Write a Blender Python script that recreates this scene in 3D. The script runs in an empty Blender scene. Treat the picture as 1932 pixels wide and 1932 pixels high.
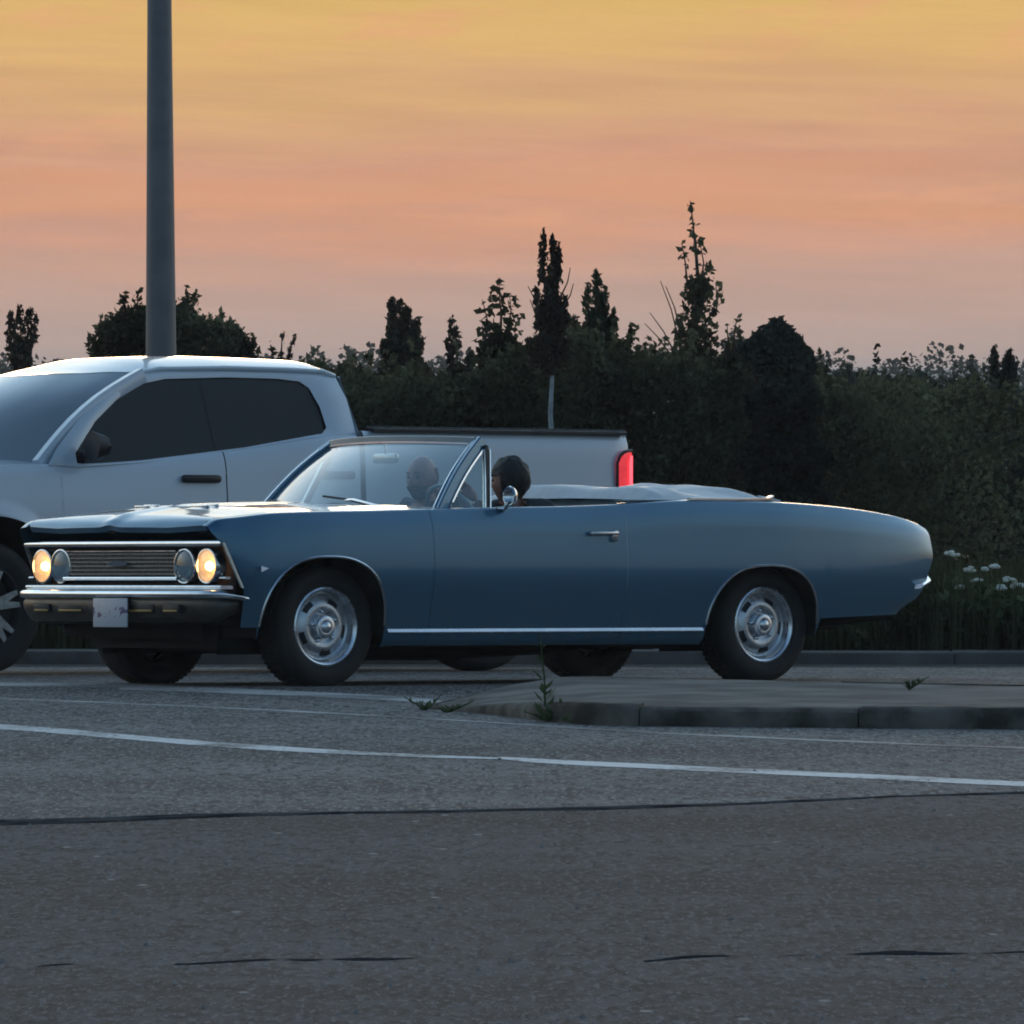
import bpy, bmesh, math, random
import numpy as np
from mathutils import Vector, Matrix, noise as mnoise

random.seed(11); rng = np.random.default_rng(11)
sc = bpy.context.scene
COL = sc.collection
R = math.radians

# ------------------------------------------------------------------ camera
cam_d = bpy.data.cameras.new('camera'); cam = bpy.data.objects.new('camera', cam_d); COL.objects.link(cam)
cam.location = (0, 0, 1.5)
cam.rotation_euler = (R(90 - 0.894), 0, 0)
cam_d.sensor_width = 36; cam_d.lens = 275.8
cam_d.clip_start = 0.5; cam_d.clip_end = 20000
sc.camera = cam

# ------------------------------------------------------------------ view
sc.view_settings.view_transform = 'Standard'; sc.view_settings.look = 'None'
sc.view_settings.gamma = 1; sc.view_settings.use_curve_mapping = False
sc.view_settings.exposure = 1.03
sc.render.engine = 'CYCLES'
sc.cycles.use_denoising = True
sc.cycles.filter_width = 1.9
sc.cycles.use_adaptive_sampling = True; sc.cycles.adaptive_threshold = .02
sc.cycles.max_bounces = 8; sc.cycles.transparent_max_bounces = 16
sc.cycles.caustics_reflective = False; sc.cycles.caustics_refractive = False

# ------------------------------------------------------------------ world: dusk sky
def srgb(r, g, b):
    return tuple(((c/255)/12.92 if c/255 <= .04045 else ((c/255+.055)/1.055)**2.4) for c in (r, g, b))
EXPO = 2**1.03
world = bpy.data.worlds.new('World'); sc.world = world; world.use_nodes = True
nt = world.node_tree; N = nt.nodes; L = nt.links
for n in list(N): N.remove(n)
def nd(tree, t, **k):
    n = tree.nodes.new(t)
    for a, b in k.items(): setattr(n, a, b)
    return n
def mth(tree, op, a, b=None, c=None, clamp=False):
    n = tree.nodes.new('ShaderNodeMath'); n.operation = op; n.use_clamp = clamp
    for i, v in enumerate((a, b, c)):
        if v is None: continue
        if isinstance(v, (int, float)): n.inputs[i].default_value = v
        else: tree.links.new(v, n.inputs[i])
    return n.outputs[0]
def mixc(tree, f, a, b, mode='MIX'):
    n = tree.nodes.new('ShaderNodeMix'); n.data_type = 'RGBA'; n.blend_type = mode
    for i, v in ((0, f), (6, a), (7, b)):
        if isinstance(v, (int, float)): n.inputs[i].default_value = v
        elif isinstance(v, tuple): n.inputs[i].default_value = (*v[:3], 1)
        else: tree.links.new(v, n.inputs[i])
    return n.outputs[2]
def ramp(tree, f, stops, interp='LINEAR'):
    n = tree.nodes.new('ShaderNodeValToRGB'); e = n.color_ramp; e.interpolation = interp
    while len(e.elements) < len(stops): e.elements.new(0.5)
    for el, (p, c) in zip(e.elements, stops):
        el.position = p; el.color = (*c[:3], 1) if isinstance(c, tuple) else (c, c, c, 1)
    tree.links.new(f, n.inputs[0]); return n.outputs[0]
def maprange(tree, v, a, b, c=0., d=1., smooth=True):
    n = tree.nodes.new('ShaderNodeMapRange'); n.interpolation_type = 'SMOOTHSTEP' if smooth else 'LINEAR'
    tree.links.new(v, n.inputs[0])
    for i, x in zip((1, 2, 3, 4), (a, b, c, d)): n.inputs[i].default_value = x
    return n.outputs[0]

SUN_EL, SUN_ROT = 3.0, 0.0
sky = nd(nt, 'ShaderNodeTexSky', sky_type='NISHITA', sun_disc=False)
sky.sun_elevation = R(SUN_EL); sky.sun_rotation = R(SUN_ROT)
tc = nd(nt, 'ShaderNodeTexCoord')
sep = nd(nt, 'ShaderNodeSeparateXYZ'); L.new(tc.outputs['Generated'], sep.inputs[0])
sx, sy, sz = sep.outputs
elev = mth(nt, 'MULTIPLY', mth(nt, 'ARCSINE', sz), 180/math.pi)
azim = mth(nt, 'MULTIPLY', mth(nt, 'ARCTAN2', sx, sy), 180/math.pi)
# thin horizontal cloud streaks bend the bands of the sunset
def streak(saz, sel, tilt, detail, seed, rough=.55):
    cb = nd(nt, 'ShaderNodeCombineXYZ')
    L.new(mth(nt, 'MULTIPLY', azim, saz), cb.inputs[0])
    L.new(mth(nt, 'MULTIPLY', mth(nt, 'ADD', elev, mth(nt, 'MULTIPLY', azim, tilt)), sel), cb.inputs[1])
    cb.inputs[2].default_value = seed
    nz = nd(nt, 'ShaderNodeTexNoise'); nz.inputs['Scale'].default_value = 1
    nz.inputs['Detail'].default_value = detail; nz.inputs['Roughness'].default_value = rough
    L.new(cb.outputs[0], nz.inputs['Vector'])
    return mth(nt, 'SUBTRACT', nz.outputs[0], .5)
n1 = streak(.22, 1.6, .02, 4, 3.1)
n2 = streak(.40, 6.5, .035, 6, 8.7, .62)
warp = mth(nt, 'ADD', mth(nt, 'MULTIPLY', n1, 1.5), mth(nt, 'MULTIPLY', n2, .6))
el2 = mth(nt, 'ADD', elev, mth(nt, 'MULTIPLY', warp, maprange(nt, elev, 0.2, 1.6, .25, 1.)))
W = [(-1, (211.9, 168.9, 145.2)), (0.1, (211.9, 168.9, 145.2)), (0.5, (201.9, 165.6, 146.7)), (0.85, (205.0, 161.3, 140.2)), (1.12, (217.6, 159.2, 129.8)), (1.32, (223.6, 158.9, 119.4)), (1.6, (214.0, 157.4, 125.5)), (1.85, (219.4, 166.1, 125.0)), (2.15, (219.4, 171.3, 119.8)), (2.5, (224.8, 178.5, 113.6)), (3.0, (223.8, 182.3, 108.7)), (4.5, (237.7, 208.5, 145.5)),
     (7, (248, 236, 200)), (11, (246, 250, 244)), (18, (222, 240, 250)), (30, (174, 208, 232)), (60, (124, 162, 198))]
# two ramps: fine one for the first five degrees, coarse above
fine = ramp(nt, mth(nt, 'DIVIDE', mth(nt, 'ADD', el2, 1), 6), [((e+1)/6, srgb(*c)) for e, c in W if e <= 4.6])
coarse = ramp(nt, mth(nt, 'DIVIDE', el2, 90), [(e/90, srgb(*c)) for e, c in W if e >= 4.4])
west = mixc(nt, maprange(nt, el2, 4.3, 4.7), fine, coarse)
n3 = streak(.55, 2.6, -.06, 9, 1.7, .68)
west = mixc(nt, mth(nt, 'MULTIPLY', maprange(nt, n3, .02, .16, 0, .5), mth(nt, 'MULTIPLY', maprange(nt, elev, .7, 1.2), maprange(nt, elev, 4, 7, 1, 0))), west, srgb(236, 168, 126))
shade = mth(nt, 'ADD', 1, mth(nt, 'MULTIPLY', n2, .34))
west = mixc(nt, 1., west, mth(nt, 'MULTIPLY', shade, 10/EXPO), 'MULTIPLY')
# clear dusk sky away from the sunset, with its low haze
blue = mixc(nt, 1., sky.outputs[0], (.74, 1.00, 1.42), 'MULTIPLY')
hz = mixc(nt, maprange(nt, elev, -2, 16), (.88, 1.38, 2.10), blue)
west = mixc(nt, 1., west, maprange(nt, elev, 3.2, 14, 1., 1.55), 'MULTIPLY')      # the twilight arch above the cloud bands is brighter than they are
wf = mth(nt, 'MULTIPLY', maprange(nt, mth(nt, 'ABSOLUTE', azim), 50, 125, 1, 0), maprange(nt, elev, 30, 75, 1, 0))
skyc = mixc(nt, wf, hz, west)
bg = nd(nt, 'ShaderNodeBackground'); bg.inputs[1].default_value = 0.1
L.new(skyc, bg.inputs[0])
wo = nd(nt, 'ShaderNodeOutputWorld'); L.new(bg.outputs[0], wo.inputs[0])

# ------------------------------------------------------------------ the sun, veiled and almost down behind the trees
sd = bpy.data.lights.new('sun', 'SUN'); sun = bpy.data.objects.new('sun', sd); COL.objects.link(sun)
sd.energy = 0.25; sd.angle = R(12); sd.color = (1, .68, .42)
sun.rotation_euler = Vector((0, math.cos(R(SUN_EL)), math.sin(R(SUN_EL)))).to_track_quat('Z', 'Y').to_euler()

# ================================================================== helpers
def pix(u, v, Y):                       # a point of the measured photograph at distance Y
    return Vector(((u-966)/14800*Y, Y, 1.5-(v-735)/14800*Y))
def tag(o, label=None, cat=None, group=None, kind=None):
    if label: o['label'] = label
    if cat: o['category'] = cat
    if group: o['group'] = group
    if kind: o['kind'] = kind
    return o
def make(name, V, F, mat, parent=None, smooth=35, slots=None, fm=None):
    me = bpy.data.meshes.new(name)
    me.from_pydata([tuple(map(float, v)) for v in V], [], [tuple(f) for f in F]); me.update()
    for m in (slots or [mat]): me.materials.append(m)
    if fm is not None:
        me.polygons.foreach_set('material_index', np.asarray(fm, dtype=np.int32))
    if smooth is not None:
        me.polygons.foreach_set('use_smooth', [True]*len(me.polygons))
        if smooth < 180: me.set_sharp_from_angle(angle=R(smooth))
    o = bpy.data.objects.new(name, me); COL.objects.link(o)
    if parent: o.parent = parent
    return o
class MB:
    def __init__(s): s.V = []; s.F = []
    def add(s, V, F):
        n = len(s.V); s.V += [tuple(v) for v in V]; s.F += [tuple(i+n for i in f) for f in F]; return s
    def box(s, a, b, bev=0):
        (x0, y0, z0), (x1, y1, z1) = a, b
        if not bev:
            return s.add([(x0,y0,z0),(x1,y0,z0),(x1,y1,z0),(x0,y1,z0),(x0,y0,z1),(x1,y0,z1),(x1,y1,z1),(x0,y1,z1)],
                     [(0,3,2,1),(4,5,6,7),(0,1,5,4),(1,2,6,5),(2,3,7,6),(3,0,4,7)])
        bm = bmesh.new(); bmesh.ops.create_cube(bm, size=1)
        for v in bm.verts: v.co = Vector(((x0+x1)/2+v.co.x*(x1-x0), (y0+y1)/2+v.co.y*(y1-y0), (z0+z1)/2+v.co.z*(z1-z0)))
        bmesh.ops.bevel(bm, geom=bm.edges[:], offset=bev, segments=2, affect='EDGES', profile=.5)
        bm.verts.ensure_lookup_table()
        s.add([v.co[:] for v in bm.verts], [[v.index for v in f.verts] for f in bm.faces]); bm.free(); return s
    def tube(s, P, r, n=8, cap=True):
        P = [Vector(p) for p in P]; rs = r if isinstance(r, (list, tuple)) else [r]*len(P)
        V = []; F = []; up = None
        for i, p in enumerate(P):
            d = (P[min(i+1, len(P)-1)] - P[max(i-1, 0)]).normalized()
            if up is None: up = d.orthogonal().normalized()
            a = (up - d*up.dot(d)).normalized(); b = d.cross(a); up = a
            for k in range(n):
                t = 2*math.pi*k/n; V.append(p + (a*math.cos(t)+b*math.sin(t))*rs[i])
        for i in range(len(P)-1):
            for k in range(n): F.append((i*n+k, i*n+(k+1)%n, (i+1)*n+(k+1)%n, (i+1)*n+k))
        if cap: F.append(tuple(range(n))[::-1]); F.append(tuple(range((len(P)-1)*n, len(P)*n)))
        return s.add(V, F)
    def grid(s, G, close_u=False, close_v=False):
        nu, nv = len(G), len(G[0]); V = [p for row in G for p in row]; F = []
        for i in range(nu - (0 if close_u else 1)):
            for j in range(nv - (0 if close_v else 1)):
                F.append((i*nv+j, ((i+1)%nu)*nv+j, ((i+1)%nu)*nv+(j+1)%nv, i*nv+(j+1)%nv))
        return s.add(V, F)
    def lathe(s, prof, n=40, axis='y', c=(0,0,0)):    # prof: (radius, along)
        G = []
        for k in range(n):
            t = 2*math.pi*k/n; ca, sa = math.cos(t), math.sin(t)
            row = []
            for r, h in prof:
                if axis == 'y': row.append((c[0]+r*ca, c[1]+h, c[2]+r*sa))
                elif axis == 'x': row.append((c[0]+h, c[1]+r*ca, c[2]+r*sa))
                else: row.append((c[0]+r*ca, c[1]+r*sa, c[2]+h))
            G.append(row)
        return s.grid(G, close_u=True)
    def prism(s, P, d):                  # P: 3D polygon, d: extrusion
        n = len(P); d = Vector(d); V = [Vector(p) for p in P] + [Vector(p)+d for p in P]
        F = [tuple(range(n)), tuple(range(2*n-1, n-1, -1))] + [(i, (i+1)%n, n+(i+1)%n, n+i) for i in range(n)]
        return s.add(V, F)
    def build(s, name, mat, parent=None, smooth=35): return make(name, s.V, s.F, mat, parent, smooth)
def empty(name, M=None, loc=None):
    o = bpy.data.objects.new(name, None); COL.objects.link(o); o.empty_display_size = .2
    if M is not None: o.matrix_world = M
    if loc is not None: o.location = loc
    return o
def copy_tree(o, parent=None):
    c = o.copy(); COL.objects.link(c); c.parent = parent
    for ch in list(o.children):
        copy_tree(ch, c)
    return c
def arange(a, b, n): return [a+(b-a)*i/n for i in range(n+1)]
def pchip(xs, ys):
    xs = np.asarray(xs, float); ys = np.asarray(ys, float)
    if xs[0] > xs[-1]: xs, ys = xs[::-1], ys[::-1]
    h = np.diff(xs); d = np.diff(ys)/h; m = np.zeros(len(xs))
    for i in range(1, len(xs)-1):
        if d[i-1]*d[i] > 0:
            w1, w2 = 2*h[i]+h[i-1], h[i]+2*h[i-1]; m[i] = (w1+w2)/(w1/d[i-1]+w2/d[i])
    m[0], m[-1] = d[0], d[-1]
    def f(x):
        x = min(max(x, xs[0]), xs[-1]); i = min(max(int(np.searchsorted(xs, x))-1, 0), len(h)-1)
        t = (x-xs[i])/h[i]
        return float((2*t**3-3*t*t+1)*ys[i]+(t**3-2*t*t+t)*h[i]*m[i]+(-2*t**3+3*t*t)*ys[i+1]+(t**3-t*t)*h[i]*m[i+1])
    return f

# ================================================================== materials
def mat(name, col, rough=.5, metal=0., spec=.5, coat=0., coat_r=.05, var=0., vscale=6., bump=0., bscale=80., emit=None, estr=0., dirt=None):
    m = bpy.data.materials.new(name); m.use_nodes = True; t = m.node_tree
    b = t.nodes['Principled BSDF']
    b.inputs['Roughness'].default_value = rough; b.inputs['Metallic'].default_value = metal
    b.inputs['Specular IOR Level'].default_value = spec
    b.inputs['Coat Weight'].default_value = coat; b.inputs['Coat Roughness'].default_value = coat_r
    b.inputs['Base Color'].default_value = (*col, 1)
    tcn = nd(t, 'ShaderNodeTexCoord')
    nz = nd(t, 'ShaderNodeTexNoise'); nz.inputs['Scale'].default_value = vscale; nz.inputs['Detail'].default_value = 6
    t.links.new(tcn.outputs['Object'], nz.inputs['Vector'])
    if var:
        lo = tuple(c*(1-var) for c in col); hi = tuple(min(1, c*(1+var)) for c in col)
        t.links.new(mixc(t, maprange(t, nz.outputs[0], .3, .7), lo, hi), b.inputs['Base Color'])
        t.links.new(maprange(t, nz.outputs[0], .25, .75, max(0, rough-.08), min(1, rough+.1)), b.inputs['Roughness'])
    if bump:
        n2 = nd(t, 'ShaderNodeTexNoise'); n2.inputs['Scale'].default_value = bscale; n2.inputs['Detail'].default_value = 4
        t.links.new(tcn.outputs['Object'], n2.inputs['Vector'])
        bp = nd(t, 'ShaderNodeBump'); bp.inputs['Strength'].default_value = bump; bp.inputs['Distance'].default_value = .01
        t.links.new(n2.outputs[0], bp.inputs['Height']); t.links.new(bp.outputs[0], b.inputs['Normal'])
    if emit:
        b.inputs['Emission Color'].default_value = (*emit, 1); b.inputs['Emission Strength'].default_value = estr
    return m
def glass(name, tint, f0=.06, refl=1.0, rough=0.0, ior=1.5, haze=0., hcol=(.5,.6,.65)):
    m = bpy.data.materials.new(name); m.use_nodes = True; t = m.node_tree
    for n in list(t.nodes): t.nodes.remove(n)
    o = nd(t, 'ShaderNodeOutputMaterial'); tr = nd(t, 'ShaderNodeBsdfTransparent'); tr.inputs[0].default_value = (*tint, 1)
    gl = nd(t, 'ShaderNodeBsdfGlossy'); gl.inputs['Roughness'].default_value = rough; gl.inputs[0].default_value = (refl,)*3 + (1,)
    lw = nd(t, 'ShaderNodeLayerWeight'); lw.inputs[0].default_value = .5
    mx = nd(t, 'ShaderNodeMixShader'); t.links.new(mth(t, 'ADD', f0, mth(t, 'MULTIPLY', mth(t, 'POWER', lw.outputs['Facing'], 4), .96-f0)), mx.inputs[0])
    a = tr.outputs[0]
    if haze:                                    # dust film, paled further to stand in for sky reflected in the pane
        df = nd(t, 'ShaderNodeBsdfDiffuse'); df.inputs[0].default_value = (*hcol, 1)
        m2 = nd(t, 'ShaderNodeMixShader'); m2.inputs[0].default_value = haze
        t.links.new(a, m2.inputs[1]); t.links.new(df.outputs[0], m2.inputs[2]); a = m2.outputs[0]
    t.links.new(a, mx.inputs[1]); t.links.new(gl.outputs[0], mx.inputs[2]); t.links.new(mx.outputs[0], o.inputs[0])
    return m
def carpaint(name, col, metal, rough, dust, ground):
    """clear-coated paint with a film of road dust that thickens towards the sills"""
    m = bpy.data.materials.new(name); m.use_nodes = True; t = m.node_tree; b = t.nodes['Principled BSDF']
    tcn = nd(t, 'ShaderNodeTexCoord'); sp = nd(t, 'ShaderNodeSeparateXYZ'); t.links.new(tcn.outputs['Object'], sp.inputs[0])
    nz = nd(t, 'ShaderNodeTexNoise'); nz.inputs['Scale'].default_value = 7; nz.inputs['Detail'].default_value = 8; nz.inputs['Roughness'].default_value = .65
    t.links.new(tcn.outputs['Object'], nz.inputs['Vector'])
    f = mth(t, 'MULTIPLY', maprange(t, sp.outputs[2], ground+.55, ground, .08, 1.), maprange(t, nz.outputs[0], .3, .75, .2, 1.), clamp=True)
    f = mth(t, 'MULTIPLY', f, dust)
    t.links.new(mixc(t, f, col, (.10, .09, .08)), b.inputs['Base Color'])
    t.links.new(mth(t, 'MULTIPLY', mth(t, 'SUBTRACT', 1, f), metal), b.inputs['Metallic'])
    t.links.new(mth(t, 'ADD', rough, mth(t, 'MULTIPLY', f, .4), clamp=True), b.inputs['Roughness'])
    t.links.new(mth(t, 'SUBTRACT', 1, f), b.inputs['Coat Weight'])
    b.inputs['Coat Roughness'].default_value = .06
    return m
M = {}
M['blue'] = carpaint('blue_paint', (.046, .165, .268), .42, .33, .45, .2)
M['white'] = carpaint('white_paint', (.62, .69, .76), 0., .35, .3, .45)
M['chrome'] = mat('chrome', (.80, .82, .84), .07, 1., var=.06, vscale=20)
M['ring'] = mat('brushed_chrome', (.74, .76, .80), .22, .9, var=.1, vscale=20)
M['bumper_shade'] = mat('shade_dark_lower_bumper', (.085, .078, .068), .42, .6, var=.3, vscale=9)  # dark tone stands in for shade and ground mirrored in the lower bumper
M['header'] = mat('header_sky_reflection', (.46, .48, .47), .35, var=.08)  # pale colour stands in for sky reflected in the metal header
M['chrome_old'] = mat('old_chrome', (.62, .64, .66), .16, 1., var=.12, vscale=14)
M['steel'] = mat('wheel_silver', (.56, .58, .61), .32, .8, var=.15, vscale=25)
M['rubber'] = mat('tyre_rubber', (.018, .018, .019), .8, var=.3, vscale=12, bump=.2, bscale=60)
M['black'] = mat('black_plastic', (.015, .015, .017), .55, var=.2)
M['gloss_black'] = mat('tonneau_black', (.012, .012, .014), .22, var=.2)
M['under'] = mat('underbody', (.012, .011, .010), .9, var=.3)
M['grille'] = mat('grille_metal', (.36, .38, .38), .4, .8, var=.2, vscale=40)
M['glass'] = glass('windshield_glass', (.80, .92, .93), refl=1., haze=.30, hcol=(.55, .66, .70))
M['tint'] = mat('tinted_glass', (.012, .013, .016), .06, spec=.35)
M['tglass'] = glass('truck_windshield_glass', (.30, .36, .38), f0=.22, haze=.45, hcol=(.55, .64, .68))
M['vinyl'] = mat('white_vinyl', (.62, .66, .68), .5, var=.1, vscale=9, bump=.25, bscale=30)
M['seat'] = mat('pale_seat_vinyl', (.42, .52, .56), .45, var=.1, vscale=8)
M['dash'] = mat('dashboard_blue', (.03, .08, .13), .4, var=.15)
M['inside'] = mat('dark_carpet', (.02, .024, .03), .95, var=.3)
M['bowl'] = mat('lamp_reflector', (.90, .74, .55), .34, 1., bump=.5, bscale=45)
M['bulb'] = mat('lit_bulb', (1, .8, .5), .5, emit=(1, .50, .18), estr=7)
M['lit_lens'] = mat('lit_lens', (.5, .4, .3), .25, emit=(1, .46, .17), estr=.42, var=.3, vscale=22, bump=.6, bscale=30)
M['lens'] = mat('lamp_lens', (.16, .18, .21), .12, .6, bump=.5, bscale=40, coat=1.)
M['amber'] = mat('amber_lens', (.42, .24, .05), .3)
M['red'] = mat('red_tail_lens', (.6, .02, .03), .25, emit=(1, .05, .07), estr=.30, var=.35, vscale=18)
M['redcore'] = mat('red_tail_bulb', (.8, .05, .05), .3, emit=(1, .07, .10), estr=1.1)
M['skin'] = mat('skin', (.42, .21, .16), .5, var=.12, vscale=18)
M['shirt_dark'] = mat('dark_shirt', (.035, .05, .055), .9, var=.2, vscale=14)
M['shirt_grey'] = mat('grey_shirt', (.10, .11, .13), .9, var=.2, vscale=14)
M['hair'] = mat('dark_hair', (.012, .011, .012), .6, var=.4, vscale=60, bump=.6, bscale=120)
M['beard'] = mat('grey_beard', (.10, .095, .09), .8, var=.4, vscale=60, bump=.6, bscale=120)
M['plate'] = mat('plate', (.6, .6, .62), .4)
def platemat():
    t = M['plate'].node_tree; b = t.nodes['Principled BSDF']; tcn = nd(t, 'ShaderNodeTexCoord')
    sp = nd(t, 'ShaderNodeSeparateXYZ'); t.links.new(tcn.outputs['Object'], sp.inputs[0])
    nz = nd(t, 'ShaderNodeTexNoise'); nz.inputs['Scale'].default_value = 26; nz.inputs['Detail'].default_value = 2
    t.links.new(tcn.outputs['Object'], nz.inputs['Vector'])
    band = mth(t, 'MULTIPLY', maprange(t, sp.outputs[2], .345, .355), maprange(t, sp.outputs[2], .405, .415, 1, 0))
    f = mth(t, 'MULTIPLY', band, maprange(t, nz.outputs[0], .5, .6))
    t.links.new(mixc(t, f, (.55, .56, .60), (.13, .09, .20)), b.inputs['Base Color'])
platemat()
M['pole'] = mat('weathered_pole_paint', (.19, .185, .19), .6, .1, var=.14, vscale=5, bump=.1, bscale=40)
M['bark'] = mat('grey_bark', (.10, .095, .085), .9, var=.3, vscale=20, bump=.5)
M['pale_bark'] = mat('pale_bark', (.34, .38, .40), .8, var=.3, vscale=14)
M['twig'] = mat('twig', (.07, .05, .045), .9)
def leafmat(name, a, b_, tr=.25):
    m = bpy.data.materials.new(name); m.use_nodes = True; t = m.node_tree
    for n in list(t.nodes): t.nodes.remove(n)
    o = nd(t, 'ShaderNodeOutputMaterial'); g = nd(t, 'ShaderNodeNewGeometry')
    d = nd(t, 'ShaderNodeBsdfDiffuse'); s = nd(t, 'ShaderNodeBsdfTranslucent'); mx = nd(t, 'ShaderNodeMixShader'); mx.inputs[0].default_value = tr
    c = mixc(t, g.outputs['Random Per Island'], a, b_)
    nz = nd(t, 'ShaderNodeTexNoise'); nz.inputs['Scale'].default_value = 1.5; nz.inputs['Detail'].default_value = 3; t.links.new(g.outputs['Position'], nz.inputs['Vector'])
    c = mixc(t, 1., c, maprange(t, nz.outputs[0], .34, .66, .5, 1.3), 'MULTIPLY')      # plants of darker and lighter green
    t.links.new(c, d.inputs[0]); t.links.new(c, s.inputs[0])
    t.links.new(d.outputs[0], mx.inputs[1]); t.links.new(s.outputs[0], mx.inputs[2]); t.links.new(mx.outputs[0], o.inputs[0])
    return m
M['leaf'] = leafmat('leaf_green', (.074, .082, .048), (.135, .143, .086), .45)
M['leaf_dark'] = leafmat('leaf_dark', (.042, .048, .038), (.074, .082, .062), .25)
M['leaf_grey'] = leafmat('leaf_grey_green', (.046, .054, .042), (.086, .096, .074), .38)
M['leaf_poplar'] = leafmat('leaf_poplar', (.060, .050, .036), (.110, .094, .066), .25)
M['grass'] = leafmat('grass_blades', (.034, .042, .020), (.080, .086, .046), .3)
M['weed'] = leafmat('weed_leaves', (.045, .075, .035), (.09, .13, .06), .25)
M['weed_dark'] = leafmat('dark_weed_leaves', (.085, .105, .058), (.150, .180, .095), .4)
M['flower'] = mat('white_blossom', (.68, .68, .58), .8, var=.15, vscale=40)

def asphalt(name, base, seam=True):
    m = bpy.data.materials.new(name); m.use_nodes = True; t = m.node_tree; b = t.nodes['Principled BSDF']
    tcn = nd(t, 'ShaderNodeTexCoord'); P = tcn.outputs['Object']
    def nz(sc_, det=5, ro=.6, stretch=(1,1,1), kind='n'):
        mp = nd(t, 'ShaderNodeMapping'); mp.inputs['Scale'].default_value = stretch; t.links.new(P, mp.inputs[0])
        n = nd(t, 'ShaderNodeTexNoise'); n.inputs['Scale'].default_value = sc_; n.inputs['Detail'].default_value = det; n.inputs['Roughness'].default_value = ro
        t.links.new(mp.outputs[0], n.inputs['Vector']); return n.outputs[0]
    big = nz(.5, 5, .6, (.45, 1, 1)); mid = nz(2.6, 6, .65, (1, .5, 1)); fine = nz(20, 4, .7, (1, .22, 1)); grit = nz(44, 3, .75, (1, .2, 1))
    k = mth(t, 'ADD', mth(t, 'MULTIPLY', maprange(t, big, .3, .7), .55), mth(t, 'MULTIPLY', maprange(t, mid, .3, .7), .45))
    band = nz(1.1, 4, .55, (.10, .55, 1))
    k = mth(t, 'ADD', mth(t, 'MULTIPLY', k, .55), mth(t, 'MULTIPLY', maprange(t, band, .34, .66), .45))
    lo = tuple(c*.46 for c in base); hi = tuple(c*1.75 for c in base)
    c = mixc(t, k, lo, hi)
    blot = nz(7.5, 6, .7, (1, .3, 1))
    c = mixc(t, maprange(t, blot, .50, .64, 0, .75), c, tuple(x*.45 for x in base))
    c = mixc(t, maprange(t, blot, .46, .34, 0, .7), c, tuple(x*1.7 for x in base))
    c = mixc(t, maprange(t, fine, .50, .60, 0, .85), c, tuple(x*.34 for x in base))
    c = mixc(t, maprange(t, grit, .53, .61, 0, .9), c, tuple(x*2.3 for x in base))
    # scattered pale stones and dark pits
    mp = nd(t, 'ShaderNodeMapping'); mp.inputs['Scale'].default_value = (1, .4, 1); t.links.new(P, mp.inputs[0])
    vo = nd(t, 'ShaderNodeTexVoronoi'); vo.inputs['Scale'].default_value = 9; t.links.new(mp.outputs[0], vo.inputs['Vector'])
    sc_ = nd(t, 'ShaderNodeSeparateColor'); t.links.new(vo.outputs['Color'], sc_.inputs[0])
    spot = mth(t, 'MULTIPLY', maprange(t, vo.outputs['Distance'], .10, .17, 1, 0), maprange(t, sc_.outputs[0], .86, .87))
    c = mixc(t, mth(t, 'MULTIPLY', spot, .75), c, (.30, .29, .28))
    pit = mth(t, 'MULTIPLY', maprange(t, vo.outputs['Distance'], .14, .24, 1, 0), maprange(t, sc_.outputs[1], .80, .81))
    c = mixc(t, mth(t, 'MULTIPLY', pit, .65), c, (.02, .02, .022))
    t.links.new(c, b.inputs['Base Color'])
    b.inputs['Roughness'].default_value = .93; b.inputs['Specular IOR Level'].default_value = .18
    h = mth(t, 'ADD', mth(t, 'MULTIPLY', grit, .6), mth(t, 'MULTIPLY', fine, .8))
    bp = nd(t, 'ShaderNodeBump'); bp.inputs['Strength'].default_value = .8; bp.inputs['Distance'].default_value = .02
    t.links.new(h, bp.inputs['Height']); t.links.new(bp.outputs[0], b.inputs['Normal'])
    return m
M['asphalt'] = asphalt('asphalt_lot', (.128, .123, .119))
M['asphalt_near'] = asphalt('asphalt_resurfaced', (.052, .0545, .0590))
M['asphalt_road'] = asphalt('asphalt_road', (.140, .130, .122))
M['crack'] = mat('crack_filler', (.03, .03, .032), 1., spec=0.)
M['crack_thin'] = mat('fine_crack', (.034, .035, .037), 1., spec=0., var=.3, vscale=12)
def crackmat():
    t = M['crack'].node_tree; b = t.nodes['Principled BSDF']; tcn = nd(t, 'ShaderNodeTexCoord')
    nz = nd(t, 'ShaderNodeTexNoise'); nz.inputs['Scale'].default_value = 4.5; nz.inputs['Detail'].default_value = 8; nz.inputs['Roughness'].default_value = .7
    t.links.new(tcn.outputs['Object'], nz.inputs['Vector'])
    t.links.new(mixc(t, maprange(t, nz.outputs[0], .42, .58), (.030, .030, .032), (.088, .086, .085)), b.inputs['Base Color'])
crackmat()
M['gutter'] = mat('dark_gutter', (.05, .05, .05), .9, spec=.1, var=.3, vscale=3)  # dark mottled strip along the foot of the far kerb
M['curb_far'] = mat('far_curb_concrete', (.14, .13, .12), .95, spec=.1, var=.3, vscale=2.5, bump=.5, bscale=40)
M['apron'] = mat('worn_apron', (.165, .150, .135), .95, spec=.1, var=.4, vscale=2.2, bump=.6, bscale=45)
M['concrete'] = mat('concrete', (.27, .25, .23), .9, spec=.2, var=.22, vscale=3.2, bump=.5, bscale=55)
M['curb_face'] = mat('stained_curb_concrete', (.115, .102, .086), .95, spec=.1, var=.6, vscale=5, bump=.6, bscale=40)
M['soil'] = mat('verge_soil', (.05, .05, .03), .95, spec=.1, var=.4, vscale=2.5, bump=.5, bscale=15)
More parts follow.
